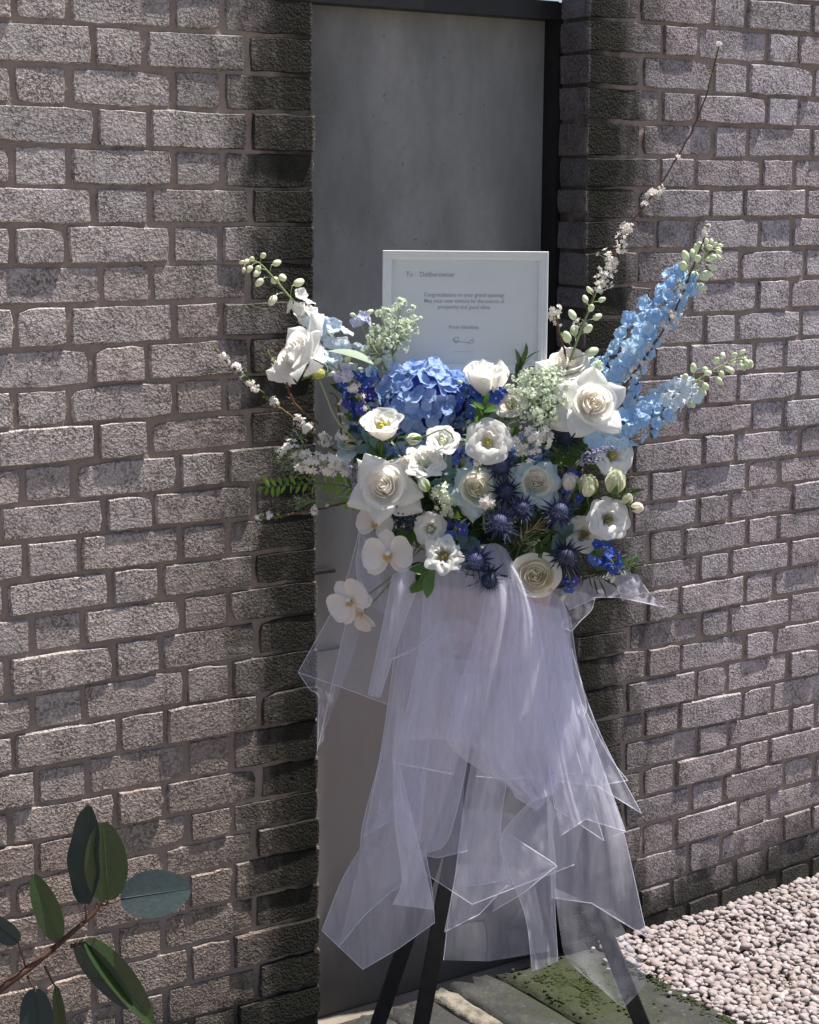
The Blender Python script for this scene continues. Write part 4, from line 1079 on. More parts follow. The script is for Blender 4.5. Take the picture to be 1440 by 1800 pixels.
# ---------------- delphinium spikes
DEL = {}
for key, seed in (('sky_petal', 70), ('icy_petal', 80), ('deep_petal', 90), ('violet_petal', 100), ('lilac_petal', 110), ('white_petal', 120)):
    DEL[key] = [floret_mesh('floret', 5, .0168, .0150, [M[key], M['white_petal']], .55 + .12 * i, 1.15 + .15 * i, seed + i, .12, .0018, 6, 6, .0026, .016) for i in range(5)]
BUDS = {}
for key in ('bud', 'bud_white', 'icy_petal'):
    mb = MB(); V, F = ICO1
    vb = V * (.0072, .0072, .0100); vb[:, 2] += .0125
    vb[:, :2] *= (1 - .25 * (vb[:, 2:3] / .022)); mb.add(vb, F)
    mb.tube([(0, 0, -.002), (0, 0, .004)], [.0008, .0010], 5)
    BUDS[key] = mesh('bud', mb.verts(), mb.f, M[key])
def spike(label, path, florets, buds, mats, name='delphinium', cat='delphinium', group='delphinium spikes', rad=.022, size=1.0, budmat='bud', seed=0, stem='pale_stem', budsize=1.0, droop=.3):
    """path: (px,py,t) from root to tip; florets=(n,s0,s1), buds=(n,s0,s1) as shares of the path"""
    r = random.Random(seed)
    P = catmull([tuple(B(*q)) for q in path], 8)
    P = [Vector(tuple(q)) for q in P]
    root = thing(name, label, cat, P[0], group)
    o = P[0]
    v, f = tube_geo([q - o for q in P], [.003, .0022, .0009], 6); part('stem', v, f, M[stem], root)
    def at(s):
        x = s * (len(P) - 1); i = min(len(P) - 2, int(x)); q = x - i
        return P[i].lerp(P[i + 1], q), (P[i + 1] - P[i]).normalized()
    n, s0, s1 = florets
    for i in range(n):
        s = s0 + (s1 - s0) * (i + .5) / n
        p_, t_ = at(s); a = i * 2.4 + r.uniform(-.3, .3)
        e1 = t_.cross(BT).normalized(); e2 = e1.cross(t_)
        d = (e1 * math.cos(a) + e2 * math.sin(a)).normalized()
        k = (i + .5) / n
        rr = rad * (1 - .5 * k) * r.uniform(.45, 1.2)
        ax = (d * 1 + t_ * .3 + BT * .3 + Vector(tuple(rand_dir())) * .65).normalized()
        mk = mats[min(len(mats) - 1, int(k * len(mats) + r.uniform(-.35, .35)) if len(mats) > 1 else 0)] if len(mats) else None
        fl = place(root, r.choice(DEL[mk]), p_ - o + d * rr, ax, r.uniform(0, 6), size * r.uniform(.85, 1.15) * (1 - .2 * k))
    n, s0, s1 = buds
    for i in range(n):
        k = (i + .5) / n
        s = s0 + (s1 - s0) * k
        p_, t_ = at(min(1, s)); a = i * 2.4 + r.uniform(-.4, .4)
        e1 = t_.cross(BT).normalized(); e2 = e1.cross(t_)
        d = (e1 * math.cos(a) + e2 * math.sin(a)).normalized()
        st = (.016 * (1 - k) + .005) * budsize
        ax = (d * 1.0 + t_ * .6 - BU * droop).normalized()
        base = p_ - o + (d * .7 + t_ * .5).normalized() * st
        bd = place(root, BUDS[budmat], base, ax, r.uniform(0, 6), budsize * (1.12 - .65 * k), 'bud')
        v, f = tube_geo([p_ - o, (p_ - o + base) / 2 + t_ * .002, base], .0008, 4); part('pedicel', v, f, M[stem], root)
    return root
spike('tall light blue delphinium spike leaning right with green buds on top', [(1062, 690, .05), (1100, 625, .05), (1150, 560, .05), (1195, 500, .05), (1235, 455, .05), (1256, 428, .05)], (82, .02, .68), (22, .6, 1.0), ['sky_petal', 'sky_petal', 'sky_petal', 'sky_petal'], rad=.041, size=1.15, seed=1, budsize=1.15)
spike('lower light blue delphinium spike reaching right, drooping bud tip', [(1030, 790, .08), (1085, 755, .09), (1140, 725, .09), (1195, 690, .08), (1255, 650, .07), (1300, 630, .06), (1314, 640, .06)], (66, .02, .56), (28, .48, 1.0), ['sky_petal', 'sky_petal', 'sky_petal', 'icy_petal'], rad=.040, size=1.12, seed=2, budsize=1.0, droop=.8)
spike('pale delphinium at upper left with round white green buds', [(640, 660, -.02), (596, 605, -.03), (556, 568, -.03), (515, 528, -.02), (478, 485, .0), (452, 460, .0), (430, 464, .0)], (22, .08, .50), (15, .50, 1.0), ['icy_petal', 'icy_petal', 'white_petal'], rad=.026, size=1.25, seed=3, budmat='bud_white', budsize=1.18, droop=1.0)
spike('spray of round green white buds above the largest rose', [(985, 690, .06), (1000, 640, .06), (1018, 590, .06), (1036, 545, .06), (1050, 510, .06)], (0, 0, 0), (11, .25, 1.0), [], rad=.02, seed=4, budmat='bud', budsize=1.35, droop=-.2)
spike('deep blue delphinium cluster left of the hydrangea', [(660, 760, .02), (635, 710, .03), (615, 670, .03), (600, 650, .03)], (26, .1, 1.0), (3, .9, 1.0), ['deep_petal', 'violet_petal', 'deep_petal', 'lilac_petal'], rad=.030, size=1.0, seed=5)
spike('mid blue delphinium florets just above the deep blue left cluster', [(690, 740, .0), (665, 700, .02), (650, 665, .02), (645, 650, .02)], (14, .2, 1.0), (2, .9, 1.0), ['sky_petal', 'deep_petal', 'sky_petal'], rad=.022, size=1.0, seed=6)
spike('bright blue delphinium tuft right of the hydrangea under the rosebud', [(850, 780, .0), (830, 735, .05), (822, 700, .06), (820, 680, .05)], (24, .25, 1.0), (2, .9, 1.0), ['deep_petal', 'deep_petal'], rad=.028, size=.92, seed=7)
spike('two blue delphinium florets at the right of the rosebud', [(880, 740, .05), (878, 705, .07), (876, 690, .07)], (5, .5, 1.0), (1, .9, 1.0), ['deep_petal'], rad=.012, size=.95, seed=8)
spike('blue larkspur florets hanging at the lower right rim', [(1010, 950, .08), (1045, 965, .15), (1066, 975, .17), (1085, 1000, .17)], (13, .35, 1.0), (1, .95, 1.0), ['deep_petal', 'deep_petal'], rad=.022, size=.92, seed=9)
spike('dark blue larkspur floret drooping lowest at the right', [(985, 980, .10), (1000, 1010, .17), (1004, 1035, .17)], (4, .5, 1.0), (1, .95, 1.0), ['violet_petal', 'deep_petal'], rad=.010, size=1.0, seed=10)
spike('pair of violet blue larkspur florets left of the lower thistles', [(815, 960, .08), (800, 935, .15), (802, 922, .16)], (5, .4, 1.0), (0, 0, 0), ['deep_petal', 'violet_petal'], rad=.018, size=.95, seed=11)
spike('blue larkspur sprig right of the blue collared rose', [(985, 900, .08), (1002, 870, .13), (1008, 840, .13), (1004, 828, .13)], (9, .3, 1.0), (1, .95, 1.0), ['deep_petal', 'violet_petal'], rad=.014, size=.85, seed=12)
spike('small blue larkspur tuft between the two open lisianthus', [(815, 830, .08), (814, 805, .12), (812, 792, .12)], (6, .3, 1.0), (0, 0, 0), ['deep_petal'], rad=.012, size=.85, seed=13)
spike('lilac bell florets with green tip left of the pale lace', [(680, 650, .0), (650, 600, .0), (636, 570, .0), (632, 552, .0)], (4, .7, .92), (3, .75, 1.0), ['lilac_petal'], rad=.014, size=.85, seed=14, name='campanula', cat='flower', group='small accent flowers', budsize=.8)
spike('icy blue floret under the upper left rose', [(640, 690, .0), (600, 655, .02), (566, 632, .03)], (4, .75, 1.0), (0, 0, 0), ['icy_petal', 'sky_petal'], rad=.010, size=.9, seed=15)

# ---------------- tiny blossoms
def star(mb, p, ax, r, n=5):
    m3 = frame_z(ax, random.uniform(0, 6))
    v = [(0, 0, 0)]
    f = []
    for i in range(n):
        a = i * 2 * math.pi / n; w = .52
        v += [(r * .6 * math.cos(a - w), r * .6 * math.sin(a - w), r * .18), (r * math.cos(a), r * math.sin(a), r * .28), (r * .6 * math.cos(a + w), r * .6 * math.sin(a + w), r * .18)]
        f.append((0, 1 + 3 * i, 2 + 3 * i, 3 + 3 * i))
    mb.add(xf(v, m3, p), f)
def small_leaf(mb, p, ax, L, W):
    v, f = petal_geo(L, W, .5, .9, .02, 0, 0, 1, .9, .45, .3, nu=3, nv=4)
    mb.add(xf(v, frame_z(ax, random.uniform(0, 6)), p), f)
def twig(label, path, clusters, name='spirea_branch', mat='twig', rad=(.0024, .0014), size=.0042, group='flowering spirea branches', leaves=0, petal='tiny_white', cat='branch', spread=.010, leafm='leaf_bright'):
    """clusters: (s0, s1, n, spread)"""
    P = [Vector(tuple(q)) for q in catmull([tuple(B(*q)) for q in path], 8)]
    for i in range(1, len(P) - 1): P[i] += Vector(tuple(rand_dir())) * .0012
    root = thing(name, label, cat, P[0], group); o = P[0]
    v, f = tube_geo([q - o for q in P], list(rad), 6); part('twig', v, f, M[mat], root)
    fl, lf, sg = MB(), MB(), MB()
    for (s0, s1, n, sprd) in clusters:
        K = max(2, n // 8)
        nodes = [(random.uniform(s0, s1), Vector(tuple(rand_dir())), random.uniform(.5, 1.4)) for _ in range(K)]
        for i in range(n):
            s, nd, ns = random.choice(nodes); x = s * (len(P) - 1); k = min(len(P) - 2, int(x))
            p_ = P[k].lerp(P[k + 1], x - k) - o
            d = (Vector(tuple(rand_dir())) + nd * 1.1 + BT * .3 + BU * .25).normalized()
            q = p_ + d * sprd * ns * random.uniform(.5, 1.15)
            if i % 2: fl.add(ICO0[0] * size * .5 + np.array(tuple(q)), ICO0[1])
            star(fl, q, (d + BT * .35).normalized(), size * 1.35 * random.uniform(.75, 1.25))
            if i % 3 == 0: sg.tube([p_, q], .0004, 3, False)
    for i in range(leaves):
        s = random.uniform(.05, 1); x = s * (len(P) - 1); k = min(len(P) - 2, int(x))
        p_ = P[k].lerp(P[k + 1], x - k) - o
        small_leaf(lf, p_, (Vector(tuple(rand_dir())) + (P[k + 1] - P[k]).normalized()).normalized(), random.uniform(.008, .014), .005)
    if fl.n: fl.build('blossoms', M[petal], root, True, 'stuff')
    if sg.n: sg.build('pedicels', M['pale_stem'], root, True, 'stuff')
    if lf.n: lf.build('leaflets', M[leafm], root, True, 'stuff')
    return root
twig('long bare flowering twig arching up over the right wall', [(985, 700, .03), (1020, 580, .03), (1062, 480, .02), (1110, 392, .01), (1150, 340, .0), (1195, 270, -.01), (1228, 205, -.02), (1250, 140, -.03), (1264, 76, -.03)],
     [(.22, .37, 130, .021), (.43, .52, 44, .010), (.985, 1.0, 12, .006), (.60, .62, 4, .004), (.12, .24, 40, .014)], size=.0040, leaves=10)
twig('thin blossoming twig alongside the tall blue delphinium', [(1080, 705, .09), (1115, 655, .09), (1150, 605, .08), (1185, 550, .08), (1210, 490, .07), (1232, 435, .06), (1246, 398, .06)],
     [(.05, .25, 44, .012), (.30, .62, 100, .014), (.86, 1.0, 24, .007)], size=.0038, leaves=6)
twig('white blossoming twig at far left pointing up to the wall', [(600, 800, .02), (560, 770, .02), (520, 738, .03), (475, 702, .03), (440, 672, .03), (405, 642, .03), (372, 606, .03)],
     [(.08, .40, 120, .013), (.45, .60, 30, .009), (.62, .82, 76, .011), (.86, 1.0, 34, .008)], size=.0038, leaves=70)
twig('short blossoming twig hanging beside the upper left rose', [(560, 745, .03), (520, 710, .04), (505, 680, .05), (498, 645, .05), (472, 622, .05)], [(.35, 1.0, 60, .010)], size=.0036, leaves=14)
twig('thin budding twig left of the deep blue cluster', [(640, 800, .03), (606, 775, .04), (598, 735, .05), (592, 700, .05), (580, 690, .05)], [(.25, 1.0, 46, .009)], size=.0032, leaves=16)
twig('fine white sprig lowest on the left side', [(620, 880, .03), (570, 893, .03), (520, 902, .03), (480, 908, .03), (452, 908, .03)], [(.2, 1.0, 50, .010)], size=.0036, leaves=12)
twig('white star cluster sprig below the left twig', [(660, 840, .03), (610, 822, .05), (575, 818, .06), (540, 812, .06), (512, 800, .06)], [(.2, 1.0, 150, .024)], size=.0062, leaves=6, mat='pale_stem')
twig('white star blossoms among the deep blue left cluster', [(690, 770, .05), (650, 720, .06), (628, 690, .06), (600, 660, .05)], [(.2, 1.0, 66, .018)], size=.0042, leaves=4, mat='pale_stem')
twig('small white star blossoms at the left edge of the star rose', [(700, 830, .10), (720, 815, .14), (700, 800, .14)], [(.2, 1.0, 22, .010)], size=.0046, mat='pale_stem')
twig('cream star blossom sprig under the star shaped rose', [(790, 960, .08), (775, 905, .14), (785, 880, .15), (760, 862, .15)], [(.3, 1.0, 56, .020)], size=.0062, mat='pale_stem', petal='bud_white')
twig('two white star florets between the centre roses', [(850, 930, .10), (852, 890, .16), (853, 880, .16)], [(.8, 1.0, 7, .012)], size=.0085, mat='pale_stem')
twig('pinkish white blossom sprig under the open lisianthus', [(850, 860, .08), (840, 820, .14), (842, 800, .14)], [(.5, 1.0, 30, .014)], size=.0040, mat='pale_stem')
twig('grey white star cluster under the pale green umbel', [(920, 850, .06), (920, 790, .11), (930, 772, .12), (950, 765, .12)], [(.4, 1.0, 110, .034)], size=.0056, mat='pale_stem')
twig('white blossom spray left of the bare bud spray', [(1000, 640, .05), (985, 590, .06), (978, 560, .06), (976, 545, .06)], [(.55, 1.0, 32, .012)], size=.0042, leaves=4)
twig('pale blossom sprig at the base of the tall blue delphinium', [(1050, 720, .06), (1052, 660, .08), (1048, 635, .08)], [(.5, 1.0, 40, .016)], size=.0040, petal='green_white', mat='pale_stem')

# ---------------- lace umbels
def umbel(label, px, py, t, heads, root_px, petal='green_white', name='lace_flower', group='lace umbels', dot=.0016, cat='flower'):
    """heads: (px,py,t,radius_px,rays,dots per ray)"""
    p0 = B(*root_px); root = thing(name, label, cat, p0, group)
    st, rays, fl = MB(), MB(), MB()
    jn = B(px, py, t) - p0
    st.tube(catmull([Vector((0, 0, 0)), jn * .5 + BR * .006, jn], 5), [.002, .0014], 6)
    for (hx, hy_, ht, rp, nr, nd) in heads:
        c_ = B(hx, hy_, ht) - p0
        up = (c_ - jn).normalized() if (c_ - jn).length > .004 else BU
        base = jn.lerp(c_, .25); R = rp / PPM
        st.tube([jn, base], [.0012, .0009], 5)
        for i in range(nr):
            d = Vector(tuple(rand_dir()))
            d = (d + up * .75).normalized()
            e = base.lerp(c_, .7) + d * R * random.uniform(.75, 1.05)
            rays.tube([base, (base + e) / 2 + up * .003, e], [.0006, .0004], 3, False)
            for q in range(nd):
                dd = Vector(tuple(rand_dir())); dd = (dd + d * .6).normalized()
                w = e + dd * R * .28 * random.uniform(.5, 1.1)
                rays.tube([e, w], .00028, 3, False)
                star(fl, w, (dd + BT * .3).normalized(), dot * random.uniform(.8, 1.4))
    st.build('stem', M['pale_stem'], root)
    rays.build('rays', M['pale_stem'], root, True, 'stuff')
    fl.build('florets', M[petal], root, True, 'stuff')
    return root
umbel('pale green lace flower standing left in front of the card', 690, 625, .0, [(712, 528, .0, 22, 14, 12), (676, 548, -.01, 24, 14, 11), (718, 572, .01, 24, 14, 12), (690, 580, .02, 26, 16, 11), (660, 590, .0, 24, 14, 10), (690, 605, .02, 26, 14, 10), (750, 545, -.02, 7, 5, 4), (645, 615, .01, 20, 10, 8)], (712, 735, .0), dot=.0027)
umbel('pale green lace umbel beside the largest rose', 950, 730, .07, [(945, 672, .11, 34, 20, 13), (922, 695, .11, 32, 18, 13), (968, 690, .12, 34, 20, 13), (948, 718, .13, 34, 20, 13), (978, 655, .10, 28, 16, 11), (915, 665, .10, 26, 14, 11), (975, 725, .12, 26, 14, 11)], (940, 840, .02), dot=.0030)
umbel('wispy dill like green at far left', 560, 815, .02, [(490, 790, .03, 26, 16, 8), (515, 775, .03, 26, 16, 8), (530, 820, .04, 30, 16, 8), (505, 835, .03, 24, 12, 7)], (650, 870, .0), 'leaf_grey', 'dill_sprig', 'feathery greenery', .0016, 'greenery')
umbel('wispy grey green strands below the bright fern', 560, 880, .01, [(540, 885, .02, 24, 12, 5), (590, 880, .02, 22, 10, 5), (505, 880, .02, 16, 8, 4)], (660, 880, .0), 'leaf_grey', 'dill_sprig', 'feathery greenery', .0014, 'greenery')

# ---------------- thistles
def thistle(label, px, py, t, axis, size, mat='thistle', seed=0):
    r = random.Random(seed)
    root = flower('sea_holly', label, 'thistle', px, py, t, axis, 'steel blue thistles', seed)
    V, F = ICO2; s = size
    head = np.array(V) * (.013 * s, .013 * s, .017 * s) + (0, 0, .012 * s)
    hd = part('head', head, F, M[mat], root)
    sp = MB()
    for q in np.array(V)[::1]:
        if q[2] < -.5: continue
        p_ = Vector(tuple(q * (.013 * s, .013 * s, .017 * s) + (0, 0, .012 * s)))
        d = (Vector(tuple(q)) + Vector(tuple(rand_dir())) * .2).normalized()
        sp.tube([p_, p_ + d * .008 * s * r.uniform(.7, 1.3)], [.0007, .0001], 3, False)
    sp.build('florets', M[mat], hd, True, 'stuff')
    for i in range(16):
        L = .030 * s * r.uniform(.8, 1.2)
        v, f = petal_geo(L, .0055 * s, 1.05, 1.25 + r.uniform(-.35, .35), .006, .004 * s, .002, 1, 1.0, .25, .6, nu=3, nv=5)
        v = rotz(v, i * 2 * math.pi / 16 + r.uniform(-.15, .15))
        part('bract', v, f, M[mat], root)
    for i in range(14):
        L = .036 * s * r.uniform(.7, 1.1)
        v, f = petal_geo(L, .0032 * s, .75 + r.uniform(-.3, .3), .9 + r.uniform(-.3, .3), .006, .004 * s, .004, 1, 1.0, .2, .6, nu=3, nv=4)
        part('bract', rotz(v, i * 2 * math.pi / 14 + r.uniform(-.2, .2)), f, M[mat], root)
    stem_part(root, 'stem', .0016)
    return root
thistle('steel blue thistle at the centre left of the dried grass', 880, 920, .165, (-.1, .25, 1), 1.28, seed=1)
thistle('blue thistle right of the dried grass below the collared rose', 982, 900, .155, (.1, .25, 1), 1.28, seed=2)
thistle('grey blue thistle hanging low left, upper of two over the tulle', 838, 985, .18, (-.1, .1, 1), 1.2, seed=3)
thistle('dark thistle hanging lowest over the tulle', 858, 1010, .18, (.1, -.4, .8), 1.25, 'thistle_dark', seed=4)
thistle('near black thistle right of the cream ranunculus', 990, 975, .175, (.2, .0, 1), 1.3, 'thistle_dark', seed=5)
thistle('dark thistle between the two blue collared roses', 890, 865, .135, (-.1, .15, 1), 1.15, 'thistle_dark', seed=6)
thistle('blue thistle above the collared rose', 882, 820, .12, (-.2, .3, 1), 1.15, seed=7)
thistle('dim blue thistle behind the largest rose', 992, 768, .09, (.1, .3, 1), 1.2, 'thistle_dark', seed=8)
thistle('violet grey thistle between the centre thistles', 918, 895, .15, (0, .3, 1), 1.0, seed=9)

# ---------------- lavender and veronica
def lavender(label, path, seed, n=60):
    P = [Vector(tuple(q)) for q in catmull([tuple(B(*q)) for q in path], 8)]
    root = thing('lavender_sprig', label, 'lavender', P[0], 'lavender sprigs'); o = P[0]
    v, f = tube_geo([q - o for q in P], [.0014, .0008], 5); part('stem', v, f, M['stem'], root)
    fl = MB()
    for i in range(n):
        s = .35 + .65 * i / n; x = s * (len(P) - 1); k = min(len(P) - 2, int(x))
        p_ = P[k].lerp(P[k + 1], x - k) - o
        d = Vector(tuple(rand_dir()))
        fl.add(ICO0[0] * random.uniform(.0018, .003) + np.array(tuple(p_ + d * .0055)), ICO0[1])
    fl.build('florets', M['lavender'], root, True, 'stuff')
lavender('dark lavender spike lying across the white lisianthus', [(1000, 830, .14), (1025, 805, .16), (1045, 795, .165), (1080, 787, .165)], 1)
lavender('paler lavender spike just under the dark one', [(1000, 840, .13), (1020, 815, .15), (1040, 810, .155), (1058, 808, .155)], 2)
lavender('grey lavender spike left of the star shaped rose', [(650, 900, .05), (630, 870, .07), (622, 845, .08), (618, 812, .08)], 3)
lavender('second grey lavender spike at the left rim by the fern', [(660, 890, .05), (640, 868, .07), (628, 850, .075), (632, 822, .08)], 4, 40)

# ---------------- lime seed head on a curved stem
P = [Vector(tuple(q)) for q in catmull([tuple(B(*q)) for q in [(660, 790, .03), (620, 768, .05), (590, 735, .06), (575, 700, .06), (562, 668, .06)]], 8)]
sh = thing('seed_head', 'lime green seed head on a curved stem at left', 'seed head', P[0]); o = P[0]
v, f = tube_geo([q - o for q in P], [.0020, .0016], 6); part('stem', v, f, M['pale_stem'], sh)
c_ = B(559, 657, .06) - o
v, f = blob(.013, .013, .0105, .05); part('head', v + np.array(tuple(c_)), f, M['lime'], sh)
for i in range(11):
    v, f = petal_geo(.016, .0045, 1.2, 1.8, .006, .006, -.006, 1, 1.0, .3, .6, nu=3, nv=5, seed=i)
    part('bract', xf(rotz(v, i * .571), frame_z(dirv(-.1, 1, .15)), c_), f, M['leaf_bright'], sh)
sd_ = MB()
for q in ICO2[0]:
    if q[2] > -.2: sd_.add(ICO0[0] * .0017 + q * (.0125, .0125, .010) + np.array(tuple(c_)), ICO0[1])
sd_.build('seeds', M['lime'], sh, True, 'stuff')

# ================================================================== LEAVES
def leaf_geo(L, W, bend=.5, fold=.25, point=.75, nu=5, nv=8, seed=0, wave=.0):
    """leaf along local +z, blade facing local +x ... midrib sunk"""
    r = random.Random(seed); ph = r.uniform(0, 6)
    v = []
    x = z = 0.; th = 0.
    for j in range(nv):
        q = j / (nv - 1)
        w = W / 2 * (math.sin(math.pi * min(1, q * .96 + .02) ** .85) ** (.42 + .62 * point))
        if j:
            th = bend * q; x += math.sin(th) * L / (nv - 1); z += math.cos(th) * L / (nv - 1)
        for i in range(nu):
            u = -1 + 2 * i / (nu - 1)
            lift = -abs(u) * w * fold + wave * math.sin(q * 14 + ph + u * 2) * abs(u)
            v.append((x + math.cos(th) * lift * -1, u * w, z - math.sin(th) * lift * -1))
    return np.array(v), grid_faces(nu, nv)
LEAF = {}
def leaf_mesh(mat, L, W, seed, bend=.5, fold=.25, point=.75, wave=0):
    key = (mat, L, W, seed, bend, fold, point)
    if key not in LEAF:
        v, f = leaf_geo(L, W, bend, fold, point, 5, 8, seed, wave); LEAF[key] = mesh('leaf', v, f, M[mat])
    return LEAF[key]
def sprig(label, path, n, mat='leaf_dark', L=.035, W=.014, group='leafy sprigs filling the bouquet', name='leafy_sprig', s0=.25, splay=.8, seed=0, bend=.4, stem='stem', cat='foliage', face=.6, rad=.0013):
    r = random.Random(seed)
    P = [Vector(tuple(q)) for q in catmull([tuple(B(*q)) for q in path], 6)]
    root = thing(name, label, cat, P[0], group); o = P[0]
    v, f = tube_geo([q - o for q in P], [rad, rad * .5], 5); part('stem', v, f, M[stem], root)
    for i in range(n):
        s = s0 + (1 - s0) * (i + .5) / n; x = s * (len(P) - 1); k = min(len(P) - 2, int(x))
        p_ = P[k].lerp(P[k + 1], x - k) - o; t_ = (P[k + 1] - P[k]).normalized()
        side = t_.cross(BT).normalized() * (1 if i % 2 else -1)
        d = (t_ * (1 - splay * .5) + side * splay + BT * r.uniform(-.1, .5) + Vector(tuple(rand_dir())) * .25).normalized()
        if i == n - 1: d = (t_ + Vector(tuple(rand_dir())) * .1).normalized()
        fc = (BT * face + BU * .5 + Vector(tuple(rand_dir())) * .5); fc = (fc - d * fc.dot(d)).normalized()
        yv = d.cross(fc)
        m = Matrix(((fc.x, yv.x, d.x, p_.x), (fc.y, yv.y, d.y, p_.y), (fc.z, yv.z, d.z, p_.z), (0, 0, 0, 1)))
        me = leaf_mesh(mat, L, W, r.randint(0, 2), bend * -1, .25)
        part_me('leaf', me, root, m @ Matrix.Scale(r.uniform(.75, 1.15), 4))
    return root
# bright tuft under the rosebud, distinct leaves
sprig('bright green leafy tuft between hydrangea and open lisianthus', [(846, 800, .06), (846, 765, .12), (848, 735, .13), (852, 715, .13)], 18, 'leaf_mid', .028, .011, seed=1)
sprig('fresh green leaf tuft left of the open lisianthus', [(825, 800, .06), (828, 770, .12), (836, 744, .14)], 12, 'leaf_bright', .020, .008, seed=2)
sprig('dark pointed leaf spray rising at the right of the rosebud', [(895, 740, .0), (905, 690, .02), (915, 655, .03), (922, 630, .03)], 7, 'leaf_dark', .042, .012, seed=3, s0=.5, splay=.35)
sprig('large grey green leaf left of the lace flower', [(690, 655, .03), (670, 648, .05), (655, 640, .05)], 1, 'leaf_grey', .088, .042, seed=4, s0=.9)
sprig('green leaf tucked beneath the upper left rose', [(580, 650, .0), (560, 645, .01), (550, 640, .01)], 2, 'leaf_mid', .05, .02, seed=5)
sprig('glossy green leaf pair hanging under the crinkled lisianthus', [(790, 1000, .14), (770, 1003, .18), (755, 1006, .185), (745, 1018, .185)], 4, 'leaf_mid', .050, .028, seed=6, s0=.4)
sprig('dark leaf pointing right from the front orchid', [(770, 985, .14), (750, 988, .17), (738, 990, .17)], 2, 'leaf_dark', .045, .022, seed=7, s0=.4)
sprig('green leaves at the right rim by the small buds', [(1060, 870, .08), (1090, 875, .11), (1108, 868, .12)], 4, 'leaf_mid', .035, .011, seed=8, s0=.5)
sprig('rosemary like needles at the lower right rim', [(1000, 960, .08), (1050, 985, .14), (1085, 995, .15), (1120, 990, .14)], 26, 'leaf_mid', .024, .0035, seed=9)
sprig('dark curling needles under the blue larkspur', [(990, 960, .10), (1020, 1000, .16), (1050, 1018, .17), (1075, 1012, .17)], 16, 'leaf_dark', .034, .004, seed=10)
sprig('thin grassy leaves at the right under the blue larkspur', [(1040, 970, .06), (1080, 985, .10), (1110, 985, .10)], 12, 'leaf_grey', .032, .0025, seed=11, splay=.4)
sprig('bright green fern frond reaching left', [(680, 880, .02), (620, 858, .05), (570, 850, .06), (510, 852, .06), (462, 858, .05)], 34, 'leaf_bright', .024, .008, seed=12, name='fern_frond', s0=.05, splay=1.0)
sprig('short green fern frond by the left lavender', [(690, 890, .02), (650, 880, .06), (610, 878, .07)], 12, 'leaf_bright', .022, .009, seed=13, name='fern_frond')
sprig('teal eucalyptus leaves by the dim mint rose', [(690, 810, .02), (660, 790, .06), (640, 775, .06)], 7, 'leaf_teal', .034, .022, seed=14)
sprig('teal eucalyptus leaves between star rose and centre rose', [(800, 900, .06), (785, 865, .11), (778, 840, .12), (782, 825, .12)], 7, 'leaf_teal', .034, .022, seed=15)
sprig('teal eucalyptus leaves above the low thistles', [(830, 930, .08), (822, 955, .14), (815, 980, .155)], 8, 'leaf_teal', .036, .020, seed=16)
sprig('pale teal leaves left of the larkspur at lower right', [(960, 920, .08), (985, 940, .13), (1010, 950, .14)], 7, 'leaf_teal', .034, .020, seed=17)
sprig('teal leaves under the blue collared rose', [(935, 930, .08), (945, 895, .11), (955, 880, .12)], 5, 'leaf_teal', .034, .018, seed=18)
sprig('dried straw coloured grass heads in the middle', [(900, 1000, .10), (915, 960, .15), (930, 935, .155), (945, 925, .155)], 16, 'straw', .034, .0022, seed=19, s0=.3, splay=.4)
sprig('dried brown leaves around the straw grass', [(880, 990, .08), (915, 950, .13), (940, 915, .13)], 14, 'leaf_dark', .038, .010, seed=20)
GF = 'dark leaves filling the bouquet'
spots = [(720,900,.07),(740,930,.07),(700,930,.06),(770,880,.06),(790,910,.06),(840,930,.07),(870,960,.08),(900,900,.06),(930,880,.06),(960,900,.06),(990,850,.05),(1000,900,.06),(1020,890,.06),(1050,880,.06),
         (800,830,.05),(780,840,.06),(870,830,.05),(910,830,.05),(960,790,.05),(980,800,.05),(1000,790,.05),(860,880,.06),(700,790,.04),(660,800,.03),(650,760,.02),(820,760,.03),(890,760,.03),(1020,960,.07),(960,960,.08),(900,960,.07),(760,850,.06),(720,870,.07),(640,720,.0),(690,820,.05),(1030,800,.04),(870,790,.04),(930,920,.08),(800,960,.09),(1045,940,.06),(975,740,.03)]
for i, (x, y, t) in enumerate(spots):
    r_ = random.Random(300 + i)
    dx, dy = (x - 868) * .25 + r_.uniform(-14, 14), (y - 930) * .25 + r_.uniform(-14, 14)
    sprig('dark green leaves packed between the blooms', [(x - dx, y - dy, t - .06), (x, y, t), (x + dx * .6, y + dy * .6, t + .02)], 9, r_.choice(['leaf_dark', 'leaf_dark', 'leaf_dark', 'leaf_mid']), .036, .016, GF, 'filler_sprig', .1, .9, 400 + i)
# dark berry sprig below the star rose
P = [Vector(tuple(q)) for q in catmull([tuple(B(*q)) for q in [(760, 940, .06), (730, 925, .12), (712, 920, .13), (700, 905, .13)]], 6)]
bs = thing('berry_sprig', 'sprig of tiny near black berries under the star rose', 'foliage', P[0]); o = P[0]
v, f = tube_geo([q - o for q in P], .0012, 5); part('stem', v, f, M['stem'], bs)
bb = MB()
for i in range(90):
    k = random.randint(6, len(P) - 1); d = Vector(tuple(rand_dir())) * random.uniform(.006, .024)
    q = P[k] - o + d; bb.add(ICO1[0] * random.uniform(.0016, .0028) + np.array(tuple(q)), ICO1[1])
    bb.tube([P[k] - o, q], .0003, 3, False)
bb.build('berries', M['thistle_dark'], bs, True, 'stuff')

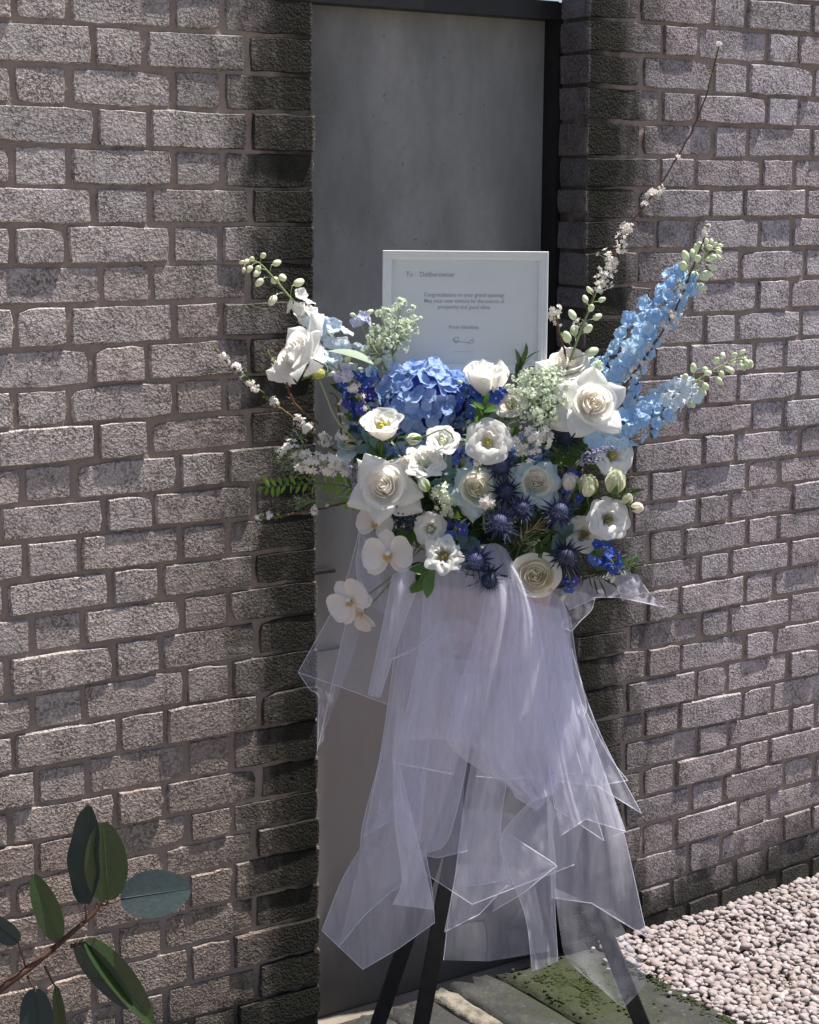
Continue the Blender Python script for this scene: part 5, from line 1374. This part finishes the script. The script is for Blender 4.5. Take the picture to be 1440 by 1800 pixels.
# ================================================================== RUBBER PLANT
def A(x, y, Y=-.42): return on_plane_y(x, y, Y)
rp = thing('rubber_plant', 'dark rubber plant branch rising at the lower left corner', 'plant', (A(-300, 1960, -.40).x, -.40, -.05)); o = rp.location.copy()
P = [Vector(tuple(q)) for q in catmull([tuple(rp.location)] + [tuple(A(*q)) for q in [(-260, 1960, -.40), (-120, 1830, -.42), (0, 1738, -.44), (60, 1695, -.44), (120, 1645, -.44), (165, 1605, -.44), (186, 1572, -.44)]], 8)]
v, f = tube_geo([q - o for q in P], [.012, .010, .0065, .0045, .0030], 8); part('branch', v, f, M['rubber_stem'], rp)
def rleaf(base, tip, W_px, face, mat, att, bend=.25, fold=.18, wave=0.0, curve=0.0):
    a, b_ = A(*base), A(*tip); d = (b_ - a); L = d.length; d.normalize()
    fc = dirv(*face); fc = (fc - d * fc.dot(d)).normalized(); yv = d.cross(fc)
    scale = FPX / (a - CAM).dot(FWD)
    v, f = leaf_geo(L * 1.03, W_px / scale, bend, fold, .18, 9, 16, 1, wave)
    m = Matrix(((fc.x, yv.x, d.x), (fc.y, yv.y, d.y), (fc.z, yv.z, d.z)))
    v = xf(v, m, a - o)
    lf = part('leaf', v, f, M[mat], rp)
    mr = MB(); mid = v.reshape(16, 9, 3)[:, 4] + np.array(tuple(fc)) * .0006
    mr.tube(list(mid), [.0012, .0002], 5); mr.build('midrib', M['leaf_mid'] if mat == 'rubber_leaf' else M['rubber_blue'], lf)
    pt = A(*att)
    v2, f2 = tube_geo([q - o for q in catmull([pt, (pt + a) / 2 + Vector((0, -.004, -.004)), a], 4)], [.0022, .0016], 6)
    part('petiole', v2, f2, M['rubber_stem'], lf)
rleaf((150, 1588, -.44), (166, 1420, -.44), 74, (-.5, .1, .8), 'rubber_blue', (150, 1622, -.44), .10, .35, .0025)
rleaf((190, 1582, -.47), (182, 1452, -.47), 76, (.35, .1, 1), 'rubber_leaf', (178, 1590, -.44), -.12, .15)
rleaf((212, 1580, -.45), (334, 1562, -.47), 84, (.02, .35, .93), 'rubber_blue', (182, 1584, -.44), -.15, .12)
rleaf((102, 1652, -.45), (62, 1545, -.45), 46, (.4, .1, 1), 'rubber_leaf', (90, 1676, -.44), -.18, .25)
rleaf((150, 1655, -.46), (282, 1796, -.47), 58, (.55, .55, .6), 'rubber_leaf', (125, 1664, -.44), -.2, .30)
rleaf((138, 1655, -.45), (230, 1762, -.45), 60, (-.5, .6, .7), 'rubber_blue', (125, 1660, -.44), .12, .22)
rleaf((62, 1738, -.45), (70, 1850, -.46), 60, (.0, .3, 1), 'rubber_blue', (48, 1716, -.44), .1, .2)
rleaf((32, 1656, -.45), (-28, 1612, -.45), 40, (-.2, .5, .9), 'rubber_blue', (45, 1700, -.44), -.2, .2)
rleaf((98, 1735, -.45), (112, 1850, -.45), 22, (.4, .1, 1), 'rubber_leaf', (78, 1698, -.44), -.1, .3)
rleaf((-60, 1700, -.45), (-170, 1640, -.45), 70, (.1, .6, .7), 'rubber_leaf', (-50, 1770, -.43), -.2, .2)
